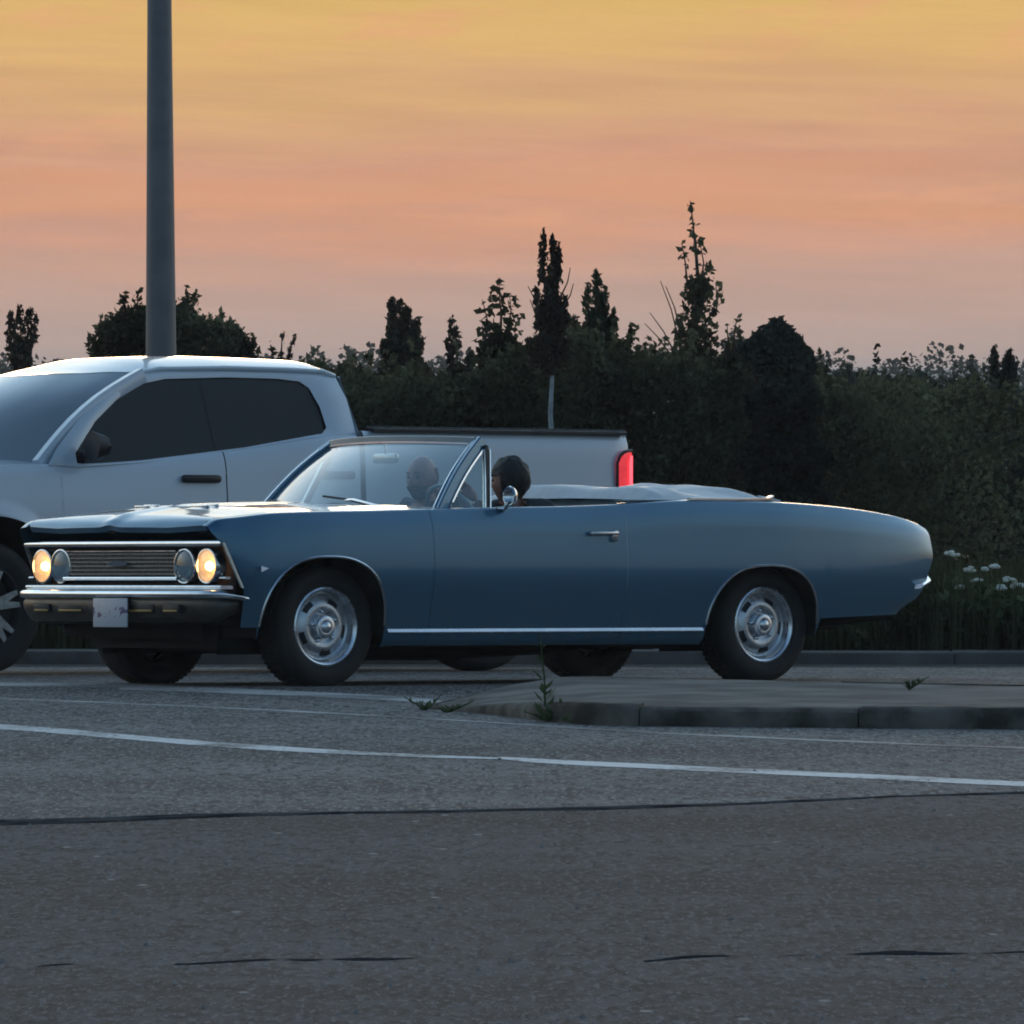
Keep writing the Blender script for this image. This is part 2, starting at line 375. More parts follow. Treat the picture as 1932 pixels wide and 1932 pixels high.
def paintline(nm='worn_white_paint', c1=(.74, .75, .74), a_=.53, b_=.72):
    m = bpy.data.materials.new(nm); m.use_nodes = True; t = m.node_tree; b = t.nodes['Principled BSDF']
    tcn = nd(t, 'ShaderNodeTexCoord')
    n1 = nd(t, 'ShaderNodeTexNoise'); n1.inputs['Scale'].default_value = 1.3; n1.inputs['Detail'].default_value = 4; t.links.new(tcn.outputs['Object'], n1.inputs['Vector'])
    n2 = nd(t, 'ShaderNodeTexNoise'); n2.inputs['Scale'].default_value = 30; n2.inputs['Detail'].default_value = 5; t.links.new(tcn.outputs['Object'], n2.inputs['Vector'])
    w = mth(t, 'ADD', mth(t, 'MULTIPLY', n1.outputs[0], .7), mth(t, 'MULTIPLY', n2.outputs[0], .45))
    t.links.new(mixc(t, maprange(t, w, a_, b_), c1, (.16, .155, .15)), b.inputs['Base Color'])
    b.inputs['Roughness'].default_value = .8; b.inputs['Specular IOR Level'].default_value = .25
    return m
M['line'] = paintline()
M['line_faint'] = paintline('faded_white_paint', (.46, .46, .45), .44, .68)

# ================================================================== the setting
SLOPE = .024
def zroad(Y): return 0. if Y <= 39.5 else -SLOPE*(Y-39.5) if Y < 49.6 else -SLOPE*10.1
def sheet(name, prof, x0, x1, m, nx=2):
    G = [[(x0+(x1-x0)*i/nx, y, z) for (y, z) in prof] for i in range(nx+1)]
    return tag(MB().grid(G).build(name, m, None, 180), kind='structure')
sheet('ground', [(-300, -.06), (39.5, -.06), (49.4, -.30), (50.2, -.30), (50.3, -.17), (70, -.10), (400, -.10), (9000, -3)], -5000, 5000, M['soil'])
sheet('road', [(39.5, 0), (49.75, -SLOPE*10.25)], -60, 60, M['asphalt_road'])
# the seam where new asphalt meets old: an open joint filled with tar, uneven, tapering
def strip(name, pts, widths, z, m, jit=.0, n=60, kind='structure', sub=None):
    f = pchip([p[0] for p in pts], [p[1] for p in pts]); g = pchip([p[0] for p in pts], widths)
    x0, x1 = pts[0][0], pts[-1][0]; V = []; F = []
    for i in range(n+1):
        x = x0+(x1-x0)*i/n; y = f(x); w = g(x)
        j1 = jit*(mnoise.noise((x*3.1, 1.7, z*9))); j2 = jit*(mnoise.noise((x*5.3, 9.2, z*9)))
        V += [(x, y-w/2+j1, z+zroad(y)), (x, y+w/2+j2, z+zroad(y))]
        if i: F.append((2*i-2, 2*i, 2*i+1, 2*i-1))
    return tag(make(name, V, F, m, None, None), kind=kind)
def up_(u, v, z=0.): # point on the lot that shows at u, v
    Y = (1.5-z)*14800/(v-735); return ((u-966)/14800*Y, Y)
def pl(*uv): return [up_(*p) for p in uv]
SEAM = [(-60, 25.)]+pl((0, 1552), (250, 1546), (420, 1538), (800, 1532), (1180, 1524), (1500, 1512), (1932, 1496))+[(60, 32.5)]
seam_f = pchip([p[0] for p in SEAM], [p[1] for p in SEAM])
for nm, m_, far in (('parking_lot', M['asphalt'], True), ('parking_lot_resurfaced', M['asphalt_near'], False)):
    xs__ = [-60, -30, -15, -8]+arange(-6, 6, 60)+[8, 15, 30, 60]
    G = [[(x, seam_f(x)+.06*mnoise.noise((x*2.3, 4, 4)), 0.), (x, 39.5 if far else -60., 0.)] for x in xs__]
    tag(MB().grid(G).build(nm, m_, None, 180), kind='structure')
strip('asphalt_seam', SEAM, [.2, .34, .34, .18, .16, .20, .11, .08, .08], .0018, M['crack'], .10, 420)
strip('asphalt_crack', pl((330, 1819), (480, 1814), (620, 1812), (720, 1810), (790, 1808)), [.004, .018, .010, .022, .004], .0018, M['crack_thin'], .16, 90)
strip('asphalt_crack', pl((1215, 1814), (1330, 1806), (1560, 1800), (1750, 1801), (1960, 1797)), [.004, .028, .008, .02, .012], .0018, M['crack_thin'], .16, 120)
strip('asphalt_crack', pl((60, 1826), (100, 1822), (140, 1820)), [.004, .03, .004], .0018, M['crack_thin'], .03, 30)
# painted lines
main = [(-24, 61), (-9, 43.1)]
strip('painted_line', [(-5.2, 37.6)]+pl((0, 1372), (460, 1409), (800, 1427), (945, 1432)), [.46, .46, .40, .24, .14], .0018, M['line'], .035, 140)
strip('painted_line', pl((940, 1431), (1010, 1436), (1300, 1450), (1932, 1480))+[(5.5, 26.0)], [.2, .36, .38, .38, .36], .0018, M['line'], .03, 140)
strip('painted_line', [(-7, 40.6)]+pl((0, 1288), (300, 1299), (600, 1311), (800, 1322), (842, 1326)), [.8, .72, .66, .6, .55, .08], .0018, M['line_faint'], .06, 90)
strip('painted_line', [(-7, 40.3)]+pl((0, 1319), (420, 1336), (800, 1356), (1240, 1383), (1932, 1412))+[(6, 30.6)], [.13]*6+[.13], .0018, M['line_faint'], .05, 200)

# near traffic island: curb pieces round a concrete apron, rounded nose at its left
isl = tag(bpy.data.objects.new('traffic_island', None), kind='structure'); COL.objects.link(isl)
A = up_(1032, 1368); nose_x = A[0]; y0, y1 = 34.62, 37.55; hi_ = .09
ring = [(16, y0-.25), (9, y0-.12), (4, y0-.03), (2.2, y0)]
ring += [up_(1180, 1370), up_(1090, 1367), up_(1030, 1361), up_(950, 1351), up_(870, 1343), up_(812, 1338)]
tip_x = up_(798, 1336)[0]
ring += [up_(798, 1336), up_(812, 1331), up_(870, 1322), up_(950, 1313), up_(1030, 1309), up_(1120, 1308)]
ring += [(2.4, y1), (9, y1+.1), (16, y1+.2)]
def isl_h(x): t = min(1, max(0, (x-tip_x)/(nose_x-tip_x+.15))); return hi_*(.12+.88*t*t*(3-2*t))
# resample the kerb line into stones of about 0.95 m
pts = [Vector((x, y, 0)) for x, y in ring]
dense = []
for a, b in zip(pts, pts[1:]):
    n = max(1, int((b-a).length/.06))
    dense += [a.lerp(b, i/n) for i in range(n)]
dense.append(pts[-1])
acc = 0; seg = [dense[0]]; stones = []
for a, b in zip(dense, dense[1:]):
    seg.append(b); acc += (b-a).length
    if acc > .95: stones.append(seg); seg = [b]; acc = 0
cen = Vector((6, (y0+y1)/2, 0))
for sgm in stones:
    if len(sgm) < 3: continue
    G = []
    dz = random.uniform(-.006, .006)
    m_ = len(sgm)
    for i, p in enumerate(sgm):
        d = (sgm[min(i+1, m_-1)]-sgm[max(i-1, 0)]).normalized(); nrm = Vector((-d.y, d.x, 0))      # outward
        q = p + (d*.003 if i == 0 else -d*.003 if i == m_-1 else Vector((0, 0, 0)))
        row = []
        H = isl_h(q.x); wd = -.15 if H > .07 else -.05
        for off, z in ((.0, -.03), (-.004, H*.5), (-.012, H*.8), (-.035, H), (wd, H+.002), (wd, -.03)):
            wob = .012*mnoise.noise((q.x*5, q.y*5, z*30))+.006*mnoise.noise((q.x*17, q.y*17, z*50))
            row.append((q.x+nrm.x*(off+wob), q.y+nrm.y*(off+wob), z+dz*(z > 0)))
        G.append(row)
    mb = MB().grid(G, close_v=True)
    mb.F += [tuple(range(6)), tuple(range((m_-1)*6, m_*6))]
    mb.build('curb_stone', M['curb_face'], isl, 40)
def inset(i, dist):
    d = (pts[min(i+1, len(pts)-1)]-pts[max(i-1, 0)]).normalized(); p = pts[i]+Vector((d.y, -d.x, 0))*dist
    return Vector((p.x, p.y, isl_h(p.x)-.004))
inner = [inset(i, .13 if pts[i].x > nose_x else .04) for i in range(len(pts)) if pts[i].x > tip_x+.02]
nI = len(inner); V = inner; F = [(i, i+1, nI-2-i, nI-1-i) for i in range(nI//2-1)]
make('apron', V, F, M['apron'], isl, 180)

# far kerb and gutter
fk = tag(bpy.data.objects.new('far_curb', None), kind='structure'); COL.objects.link(fk)
zb_ = -SLOPE*10.1
x = -14.
while x < 14:
    ln = 1.2; dz = random.uniform(-.006, .006)
    MB().box((x+.0015, 49.62, zb_-.05), (x+ln-.0015, 50.02, zb_+.085+dz), .012).build('curb_stone', M['curb_far'], fk, 40)
    x += ln
sheet('gutter', [(48.55, zroad(48.55)+.004), (49.615, zroad(49.615)+.004)], -60, 60, M['gutter'])

# ================================================================== vehicle frames
def vehicle_matrix(theta_deg, wheel_uY, y_off, dz=0.):
    th = R(theta_deg); up = Vector((0, SLOPE, 1)).normalized()
    fw = Vector((-math.cos(th), -math.sin(th), 0)); fw = (fw - up*fw.dot(up)).normalized(); lf = up.cross(fw)
    X = (wheel_uY[0]-966)/14800*wheel_uY[1]
    O = Vector((X, wheel_uY[1], 0)) - y_off*lf
    O.z = -SLOPE*(O.y-39.5) + dz
    return Matrix(((fw.x, lf.x, up.x, O.x), (fw.y, lf.y, up.y, O.y), (fw.z, lf.z, up.z, O.z), (0, 0, 0, 1)))

# ================================================================== the blue convertible (x forward, y left, z up, origin under front axle)
car = empty('convertible_car', vehicle_matrix(38.3, (611, 40.), .80))
tag(car, 'blue classic convertible with its top folded and headlights on', 'car')
zbelt = pchip([.79, .755, .69, .58, .33, -.37, -.57, -.67, -1.0, -1.5, -1.9, -2.25, -2.45, -2.86, -3.37, -3.75, -3.93, -4.03, -4.10],
              [.772, .806, .842, .853, .876, .893, .899, .902, .912, .921, .935, .953, .957, .951, .928, .895, .872, .846, .81])
wid = pchip([.86, .7, .4, 0, -.6, -1.5, -2.3, -2.9, -3.4, -3.7, -3.95, -4.12], [.872, .893, .92, .938, .942, .94, .945, .947, .93, .905, .868, .82])
def prof_off(z, zb):
    return float(np.interp(z, [.16, .20, .235, .27, .33, .42, .50, .555, .60, .68, zb-.10, zb-.035, zb-.012, zb],
                              [.16, .10, .074, .064, .052, .030, .012, .002, 0, .004, .016, .034, .046, .064]))
poff_cache = {}
def side_y(x, z):
    zb = zbelt(x); n = 5; s_ = 0
    for k in range(-n, n+1): s_ += prof_off(z+k*.006, zb)
    return wid(x) - s_/(2*n+1)
def arch(xc, a, top, base, ex=2.5):
    def f(x):
        t = abs((x-xc)/a)
        return base + (top-base)*max(0, 1-t**ex)**(1/ex) if t < 1 else base
    return f
AF = (.066, .392, .655, .235); AR = (-2.845, .388, .614, .235)
archF, archR = arch(*AF), arch(*AR)
xfront = pchip([.20, .30, .46, .487, .519, .684, .772, .80, .86], [.54, .55, .555, .56, .572, .665, .735, .752, .752])
xrear = pchip([.30, .378, .452, .598, .635, .692, .79, .835, .87], [-3.86, -3.90, -4.02, -4.085, -4.10, -4.112, -4.112, -4.085, -4.04])
NR = 30
def column(xn, zlow, xwarp=None, extra=True):
    zt = zbelt(xn); row = []
    for j in range(NR+1):
        t = j/NR; t = t*.55 + .45*(1-math.cos(t*math.pi))/2
        z = zlow + (zt-zlow)*t
        xx = xwarp(z) if xwarp else xn
        row.append((xx, side_y(xn, z), z))
    w = row[-1][1]; xx = row[-1][0]
    if extra:
        row += [(xx, w-.012, zt+.005), (xx, w-.03, zt+.008), (xx, w-.055, zt+.009)]
    else:
        row += [(xx, w-.012, zt+.004), (xx, w-.03, zt+.004), (xx, w-.045, zt-.004), (xx, w-.05, zt-.10), (xx, w-.05, zt-.50)]
    return row
def flip(G, s): return [[(p[0], p[1]*s, p[2]) for p in r] for r in G]
for s in (1, -1):
    # fender
    G = []
    for i in range(13):
        u = (i/12)**1.2; xe = AF[0]+AF[1]
        xn = .755 + (xe-.755)*u
        G.append(column(xn, .30 if u < 1 else AF[3], lambda z, u=u, xe=xe: xfront(z)+(xe-xfront(z))*u))
    for i in range(1, 45):
        t = math.pi*i/44; xx = AF[0]+AF[1]*math.cos(t)
        G.append(column(xx, archF(xx)))
    xa = AF[0]-AF[1]
    G[-1] = column(xa, AF[3])
    G += [column(xx, .20) for xx in arange(xa-.004, -.6065, 6)]
    MB().grid(flip(G, s)).build('fender', M['blue'], car, 50)
    # door
    G = [column(xx, .20, None, False) for xx in arange(-.609, -1.8845, 26)]
    door = MB().grid(flip(G, s)).build('door', M['blue'], car, 50)
    # quarter panel
    G = [column(xx, .20) for xx in arange(-1.887, AR[0]+AR[1]+.004, 10)]
    for i in range(0, 45):
        t = math.pi*i/44; xx = AR[0]+AR[1]*math.cos(t)
        G.append(column(xx, archR(xx)))
    xs_ = AR[0]-AR[1]
    for i in range(1, 25):
        u = i/24; xn = xs_ + (-4.085-xs_)*u
        zl = .335+.02*u
        G.append(column(xn, zl, lambda z, u=u: xs_+(xrear(z)-xs_)*u))
    qp = MB().grid(flip(G, s)).build('quarter_panel', M['blue'], car, 50)
    # bright lip round each wheel opening, sill moulding, wheel housings
    for nm, (xc, a, top, base) in (('front', AF), ('rear', AR)):
        f = arch(xc, a, top, base)
        P = []
        for i in range(0, 61):
            t = math.pi*i/60; xx = xc+a*math.cos(t); zz = max(f(xx), .30)
            P.append((xx, (side_y(xx, zz)+.003)*s, zz+.004))
        MB().tube(P, .0075, 6).build('wheel_arch_trim', M['chrome_old'], car)
        G = []
        for i in range(0, 41):
            t = math.pi*i/40; xx = xc+(a+.0)*math.cos(t); zz = f(xx)+.002
            yy = side_y(xx, zz)-.006
            G.append([(xx, yy*s, zz), (xx*1, (yy-.03)*s, zz+.012), (xx, .50*s, zz+.012)])
        mb = MB().grid(G)
        mb.add([(xc+a, .5*s, .16), (xc-a, .5*s, .16), (xc-a, .5*s, top+.02), (xc+a, .5*s, top+.02)], [(0, 1, 2, 3)])
        mb.build('wheel_housing', M['under'], car)
    MB().grid([[(xx, (side_y(xx, z)+d)*s, z) for z, d in ((.266, -.004), (.269, .012), (.274, .012), (.292, -.002))] for xx in arange(-.345, -2.44, 30)], ).build('sill_moulding', M['ring'], car)
    # door handle: plate, push button, bar
    h = MB().box((-1.815, (.930)*s, .775), (-1.625, (.957)*s, .795), .006)
    h.box((-1.815, .925*s, .742), (-1.775, .950*s, .800), .007)
    dh = h.build('handle', M['chrome_old'], door)
    # fender marker emblem
    MB().prism([(.50, .934*s, .58), (.455, .938*s, .60), (.50, .934*s, .612)], (0, .006*s, 0)).build('fender_emblem', M['chrome'], car)
# dark inner floor, sills, firewall, boot floor
mb = MB().box((-3.3, -.56, .19), (.50, .56, .27)); mb.box((-2.40, -.84, .20), (-.36, .84, .27)); mb.box((-3.85, -.75, .35), (-3.30, .75, .40)); mb.build('underbody', M['under'], car)
mb = MB()
mb.box((.45, -.52, .24), (.56, .52, .33)); mb.box((-3.7, -.5, .27), (-3.3, .5, .36))
mb.tube([(-3.2, -.45, .25), (-3.9, -.52, .29), (-4.02, -.53, .30)], .025); mb.tube([(-3.2, .5, .27), (-3.85, .60, .335), (-3.98, .62, .345)], .022)
mb.box((-3.02, -.72, .24), (-2.82, .72, .34)); mb.tube([(-2.92, -.7, .29), (-2.92, .7, .29)], .06)
mb.box((-.1, -.6, .16), (.12, .6, .24)); mb.tube([(.0, -.7, .24), (.0, .7, .24)], .04)
mb.tube([(-.6, -.4, .17), (-1.6, -.42, .16), (-2.5, -.45, .19)], .05)
mb.build('chassis', M['under'], car)
mb = MB(); mb.box((-2.35, -.86, .27), (-.62, .86, .30)); mb.box((-.64, -.84, .27), (-.62, .84, .86)); mb.box((-2.37, -.84, .27), (-2.35, .84, .92))
mb.build('cabin_tub', M['inside'], car)
# hood with centre ridge and two raised louvers
def hood_z(x, y):
    hw = .85; e = zbelt(x)+.010; t = min(1, abs(y)/hw)
    crown = float(np.interp(x, [-.6, -.2, .3, .56, .76], [.030, .038, .036, .026, .012]))
    ridge = .012*math.exp(-(y/.06)**2)
    return e + crown*(1-t**2.2) + ridge
G = []
xs = arange(.0, 1., 30)
for t in xs:
    row = []
    for k in range(49):
        y = -.852+1.704*k/48
        fx = .727+.045*(1-(y/.855)**2)
        bx_ = -.43-.12*(1-(1-(y/.855)**2))
        x_ = fx+(bx_-fx)*t
        yy = y*min(1, (side_y(x_, zbelt(x_))-.058)/.852)
        row.append((x_, yy, hood_z(min(.755, x_), y)))
    G.append(row)
lip1 = [(p[0]+.006, p[1], p[2]-.018) for p in G[0]]; lip2 = [(p[0]-.012, p[1], p[2]-.045) for p in G[0]]; lip3 = [(p[0]-.08, p[1], p[2]-.050) for p in G[0]]
hood = MB().grid([lip3, lip2, lip1]+G).build('hood', M['blue'], car, 50)
for s in (1, -1):
    yc = .26*s
    G = []
    for i in range(13):
        t = i/12; x_ = .46-.34*t; row = []
        hh = .007*math.sin(math.pi*min(1, t))**.8
        for k in range(9):
            q = -1+2*k/8; y = yc+.085*q; row.append((x_, y, hood_z(x_, y)+max(0, hh*(1-abs(q)**4))-.001))
        G.append(row)
    lv = MB().grid(G).build('hood_louver', M['blue'], hood)
    mb = MB()
    for i in range(2):
        x_ = .38-.06*i; mb.box((x_-.010, yc-.06, hood_z(x_, yc)+.002), (x_+.010, yc+.06, hood_z(x_, yc)+.012), .003)
    mb.build('louver_fins', M['chrome'], lv)
# cowl panel
G = []
for t in arange(0, 1, 6):
    row = []
    for k in range(33):
        y = -.86+1.72*k/32; q = 1-(y/.86)**2
        x0_ = -.437-.12*(1-q); x1_ = -.75+.20*q
        x_ = x0_+(x1_-x0_)*t
        row.append((x_, y, zbelt(x_)+.008+.030*(1-abs(y/.86)**2.2)))
    G.append(row)
MB().grid(G).build('cowl', M['blue'], car, 50)
# trunk lid / rear deck and tail panel
G = []
for t in arange(0, 1, 26):
    x_ = -2.93+(-4.075+2.93)*t; hw = side_y(x_, zbelt(x_))-.05; row = []
    for k in range(33):
        q = -1+2*k/32; row.append((x_-.03*(1-q*q)*t, q*hw, zbelt(x_)+.007+.022*(1-abs(q)**2.5)))
    G.append(row)
MB().grid(G).build('trunk_lid', M['blue'], car, 50)
G = []
for z in arange(.36, .845, 16):
    xr = xrear(z); hw = side_y(-4.085, z); G.append([(xr-.035*(1-(k/12-1)**2)+.0, (k/12-1)*hw, z) for k in range(25)])
MB().grid(G).build('tail_panel', M['blue'], car, 50)
for s in (1, -1):
    MB().box((-4.15, .52*s-.16, .60), (-4.11, .52*s+.16, .70), .012).build('tail_lamp', M['red_off'] if 'red_off' in M else M['lens'], car)
# bumpers: swept chrome sections
def bumper(name, path, sec, m, d=1):
    pts_ = [Vector((x_, y, 0)) for x_, y in path]; G = []
    for i, p in enumerate(pts_):
        t = (pts_[min(i+1, len(pts_)-1)]-pts_[max(i-1, 0)]).normalized(); n = Vector((t.y, -t.x, 0))*d
        e = min(i, len(pts_)-1-i); sc_ = min(1, .55+.15*e)
        G.append([(p.x+n.x*o, p.y+n.y*o, (z-.42)*sc_+.42) for o, z in sec])
    mb = MB().grid(G, close_v=True); k = len(sec)
    mb.F += [tuple(range(k)), tuple(range((len(G)-1)*k, len(G)*k))]
    return mb.build(name, m, car, 50)
fy = [(.57, .908), (.62, .910), (.67, .898), (.705, .872), (.73, .828), (.75, .76), (.772, .64), (.79, .48), (.802, .25)]
path = [(a, b) for a, b in fy] + [(.806, 0)] + [(a, -b) for a, b in fy[::-1]]
sec = [(-.07, .478), (-.030, .492), (.004, .489), (.020, .479), (.022, .466), (.014, .452), (-.004, .446), (-.07, .448)]
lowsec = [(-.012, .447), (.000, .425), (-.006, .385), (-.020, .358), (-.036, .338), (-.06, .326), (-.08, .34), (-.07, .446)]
fv = bumper('lower_front_bumper', path[1:-1], lowsec, M['bumper_shade'], -1)  # lower part of the bumper, with its shade and reflected ground painted in
fb = bumper('front_bumper', path, sec, M['chrome'], -1)
for s in (1, -1):
    for (ya, yb) in ((.20, .42), (.50, .64)):
        mb = MB().box((.760, min(ya*s, yb*s), .372), (.801, max(ya*s, yb*s), .418), .008); sl = mb.build('bumper_slot', M['black'], fv)
        MB().box((.77, min(ya*s, yb*s)+.01, .379), (.805, max(ya*s, yb*s)-.01, .390), .003).build('parking_lamp', M['amber'], sl)
ry = [(-3.70, .905), (-3.85, .905), (-3.98, .885), (-4.08, .83), (-4.13, .74), (-4.155, .55), (-4.165, .25)]
path = [(a, b) for a, b in ry]+[(-4.168, 0)]+[(a, -b) for a, b in ry[::-1]]
secr = [(-.05, .585), (-.005, .604), (.006, .600), (.010, .588), (.002, .568), (-.012, .555), (-.05, .55)]
bumper('rear_bumper', path[2:-2], secr, M['chrome'], 1)
MB().box((.56, -.78, .315), (.68, .78, .345), .01).build('splash_panel', M['under'], car)
# license plate with its smudged letters
MB().box((.822, -.065, .300), (.830, .235, .448), .003).build('license_plate', M['plate'], car)
MB().box((.79, -.03, .40), (.822, .20, .452), .004).build('plate_bracket', M['black'], car)
# front face: recessed panel, mouldings, grille, lamps
def fx(y, b=.035): return b*(1-(y/.9)**2)
mb = MB().grid([[(.60+fx(y, .02), y, z) for y in arange(-.86, .86, 20)] for z in (.46, .745)]); mb.build('grille_backing', M['black'], car)
def moulding(name, ys, x_, z0, z1, d, m, parent=car, taper=None):
    G = []
    for y in ys:
        xx = x_+fx(y); G.append([(xx-d, y, z0), (xx-.004, y, z0), (xx, y, z0+(z1-z0)*.3), (xx, y, z0+(z1-z0)*.7), (xx-.004, y, z1), (xx-d, y, z1)])
    mb = MB().grid(G, close_v=True); mb.F += [tuple(range(6)), tuple(range((len(G)-1)*6, len(G)*6))]
    return mb.build(name, m, parent, 50)
moulding('upper_moulding', arange(-.865, .865, 24), .700, .712, .737, .05, M['chrome'])
moulding('lower_moulding', arange(-.50, .50, 16), .69, .540, .556, .03, M['chrome'])
moulding('bumper_moulding', arange(-.86, .86, 24), .695, .494, .513, .08, M['chrome_old'])
for s in (1, -1):      # slanted end caps of the front face, under the fender tips
    P = [(.700, .868*s, .730), (.590, .885*s, .50), (.574, .883*s, .50), (.682, .866*s, .730)]
    MB().prism(P, (0, .012*s, 0)).build('fender_end_trim', M['grille'], car)
    moulding('lamp_lower_trim', [s*y for y in (.82, .84, .87)], .67, .545, .558, .03, M['chrome_old'])
grl = moulding('grille_frame', arange(-.485, .485, 12), .683, .683, .694, .03, M['chrome_old'])
for i in range(6):
    moulding('grille_bar', arange(-.475, .475, 12), .672, .567+.0205*i, .575+.0205*i, .018, M['grille'], grl)
mb = MB()
for i in range(47):
    y = -.47+.94*i/46; mb.box((.655+fx(y), y-.0018, .562), (.666+fx(y), y+.0018, .688))
mb.build('grille_uprights', M['grille'], grl)
MB().prism([(.713, -.085, .628), (.713, -.03, .638), (.713, .03, .638), (.713, .085, .628), (.713, .085, .618), (.713, .03, .610), (.713, -.03, .610), (.713, -.085, .618)], (.012, 0, 0)).build('grille_emblem', M['dash'], grl)
for y, lit in ((.725, 1), (.545, 0), (-.545, 0), (-.725, 1)):
    x_ = .665+fx(y)
    lamp = MB().lathe([(.093, -.05), (.093, .0), (.089, .010), (.082, .012), (.080, .004)], 32, 'x', (x_, y, .612)).build('headlight', M['chrome_old'], car)
    MB().lathe([(.081, .003), (.062, -.018), (.036, -.036), (0.001, -.044)], 32, 'x', (x_, y, .612)).build('reflector', M['lit_lens'] if lit else M['lens'], lamp)
    G = []
    for i in range(7):
        r_ = .081*i/6; G.append([(x_+.016*(1-(r_/.081)**2)+.004, y+r_*math.cos(2*math.pi*k/24), .612+r_*math.sin(2*math.pi*k/24)) for k in range(24)])
    if lit:
        MB().lathe([(.001, .010), (.020, .004), (.026, -.012), (.02, -.026), (.001, -.030)], 16, 'x', (x_, y, .612)).build('bulb', M['bulb'], lamp)
    MB().grid(G, close_v=True).build('lens', M['glass_lamp'] if 'glass_lamp' in M else M['glass'], lamp)
# wheels
def rally_wheel():
    w = empty('wheel'); RT = .315
    prof = [(.200, .01), (.207, .018), (.222, .026), (.25, .034), (.278, .030), (.300, .014), (.312, -.012), (RT, -.05), (RT, -.13), (.311, -.165), (.29, -.195), (.22, -.20), (.19, -.18)]
    ty = MB().lathe(prof, 64).build('tyre', M['rubber'], w, 50)
    mb = MB()
    for k in range(64):     # tread blocks
        t = 2*math.pi*k/64; ca, sa = math.cos(t), math.sin(t)
        for yy in (-.145, -.10, -.055):
            V = []
            for rr in (RT-.004, RT+.004):
                for dt, dy in ((-.028, -.016), (.028, -.016), (.028, .016), (-.028, .016)):
                    V.append((rr*math.cos(t+dt), yy+dy, rr*math.sin(t+dt)))
            mb.add(V, [(4, 5, 6, 7), (0, 1, 5, 4), (1, 2, 6, 5), (2, 3, 7, 6), (3, 0, 4, 7)])
    mb.build('tread', M['rubber'], ty, None)
    MB().lathe([(.176, -.004), (.178, .010), (.184, .018), (.194, .022), (.203, .018), (.208, .008), (.206, .0)], 64).build('trim_ring', M['ring'], w)
    rim = MB().lathe([(.182, .006), (.176, -.004), (.168, -.024), (.156, -.030), (.140, -.018), (.118, -.006), (.098, -.004), (.080, -.012), (.066, -.018), (.001, -.02)], 64).build('rim', M['steel'], w)
    for k in range(5):
        G = []
        for i in range(7):
            t = 2*math.pi*k/5+.3 + (-.24+.48*i/6); G.append([(r_*math.cos(t), float(np.interp(r_, [.122, .15], [-.0045, -.020])), r_*math.sin(t)) for r_ in (.124, .134, .150)])
        MB().grid(G).build('slot', M['black'], rim)
    MB().lathe([(.062, -.018), (.060, .010), (.055, .020), (.046, .024), (.034, .023), (.03, .030), (.018, .036), (.001, .038)], 40).build('center_cap', M['ring'], w)
    for k in range(5):
        t = 2*math.pi*k/5+.9; mb = MB(); mb.lathe([(.009, -.015), (.009, .006), (.005, .010), (.0005, .011)], 8, 'y', (.078*math.cos(t), 0, .078*math.sin(t)))
        mb.build('lug_nut', M['chrome'], rim)
    return w
wh = rally_wheel()
WZ = .302
def put_wheel(w, x_, s, parent, yy, z):
    w.parent = parent; w.location = (x_, yy*s, z); w.rotation_euler = (0, random.uniform(0, 6), 0 if s > 0 else math.pi)
first = True
for x_, yo in ((0, .80), (-2.92, .80)):
    for s in (1, -1):
        w = wh if first else copy_tree(wh)
        first = False; put_wheel(w, x_, s, car, yo, WZ)
# windshield: curved glass, pillars, header, mirror, wipers
def wsb(q): return Vector((-.755+.20*(1-q*q), .755*q, .900+.030*(1-abs(q)**2)))
def wst(q): return Vector((-1.120+.115*(1-q*q), .622*q, 1.256+.014*(1-q*q)))
ws = MB().grid([[wsb(q).lerp(wst(q), t)+Vector((.012, 0, .02))*math.sin(math.pi*t) for q in arange(-1, 1, 28)] for t in arange(0, 1, 10)]).build('windshield', M['glass'], car, 180)
def bar(name, P, a, b, m, parent=car, up_v=(0, 0, 1)):
    """rectangular bar a wide, b deep along a path"""
    P = [Vector(p) for p in P]; G = []
    for i, p in enumerate(P):
        d = (P[min(i+1, len(P)-1)]-P[max(i-1, 0)]).normalized(); sd_ = d.cross(Vector(up_v)).normalized(); u_ = sd_.cross(d)
        G.append([p+sd_*a*cx+u_*b*cy for cx, cy in ((-.5, -.4), (-.4, -.5), (.4, -.5), (.5, -.4), (.5, .4), (.4, .5), (-.4, .5), (-.5, .4))])
    mb = MB().grid(G, close_v=True); mb.F += [tuple(range(8)), tuple(range((len(G)-1)*8, len(G)*8))]
    return mb.build(name, m, parent, 40)
hd = bar('windshield_header', [wst(q)+Vector((-.012, 0, .012)) for q in arange(-1.0, 1.0, 24)], .05, .034, M['header'])
bar('header_trim', [wst(q)+Vector((.02, 0, -.006)) for q in arange(-.97, .97, 24)], .012, .010, M['chrome'], hd)
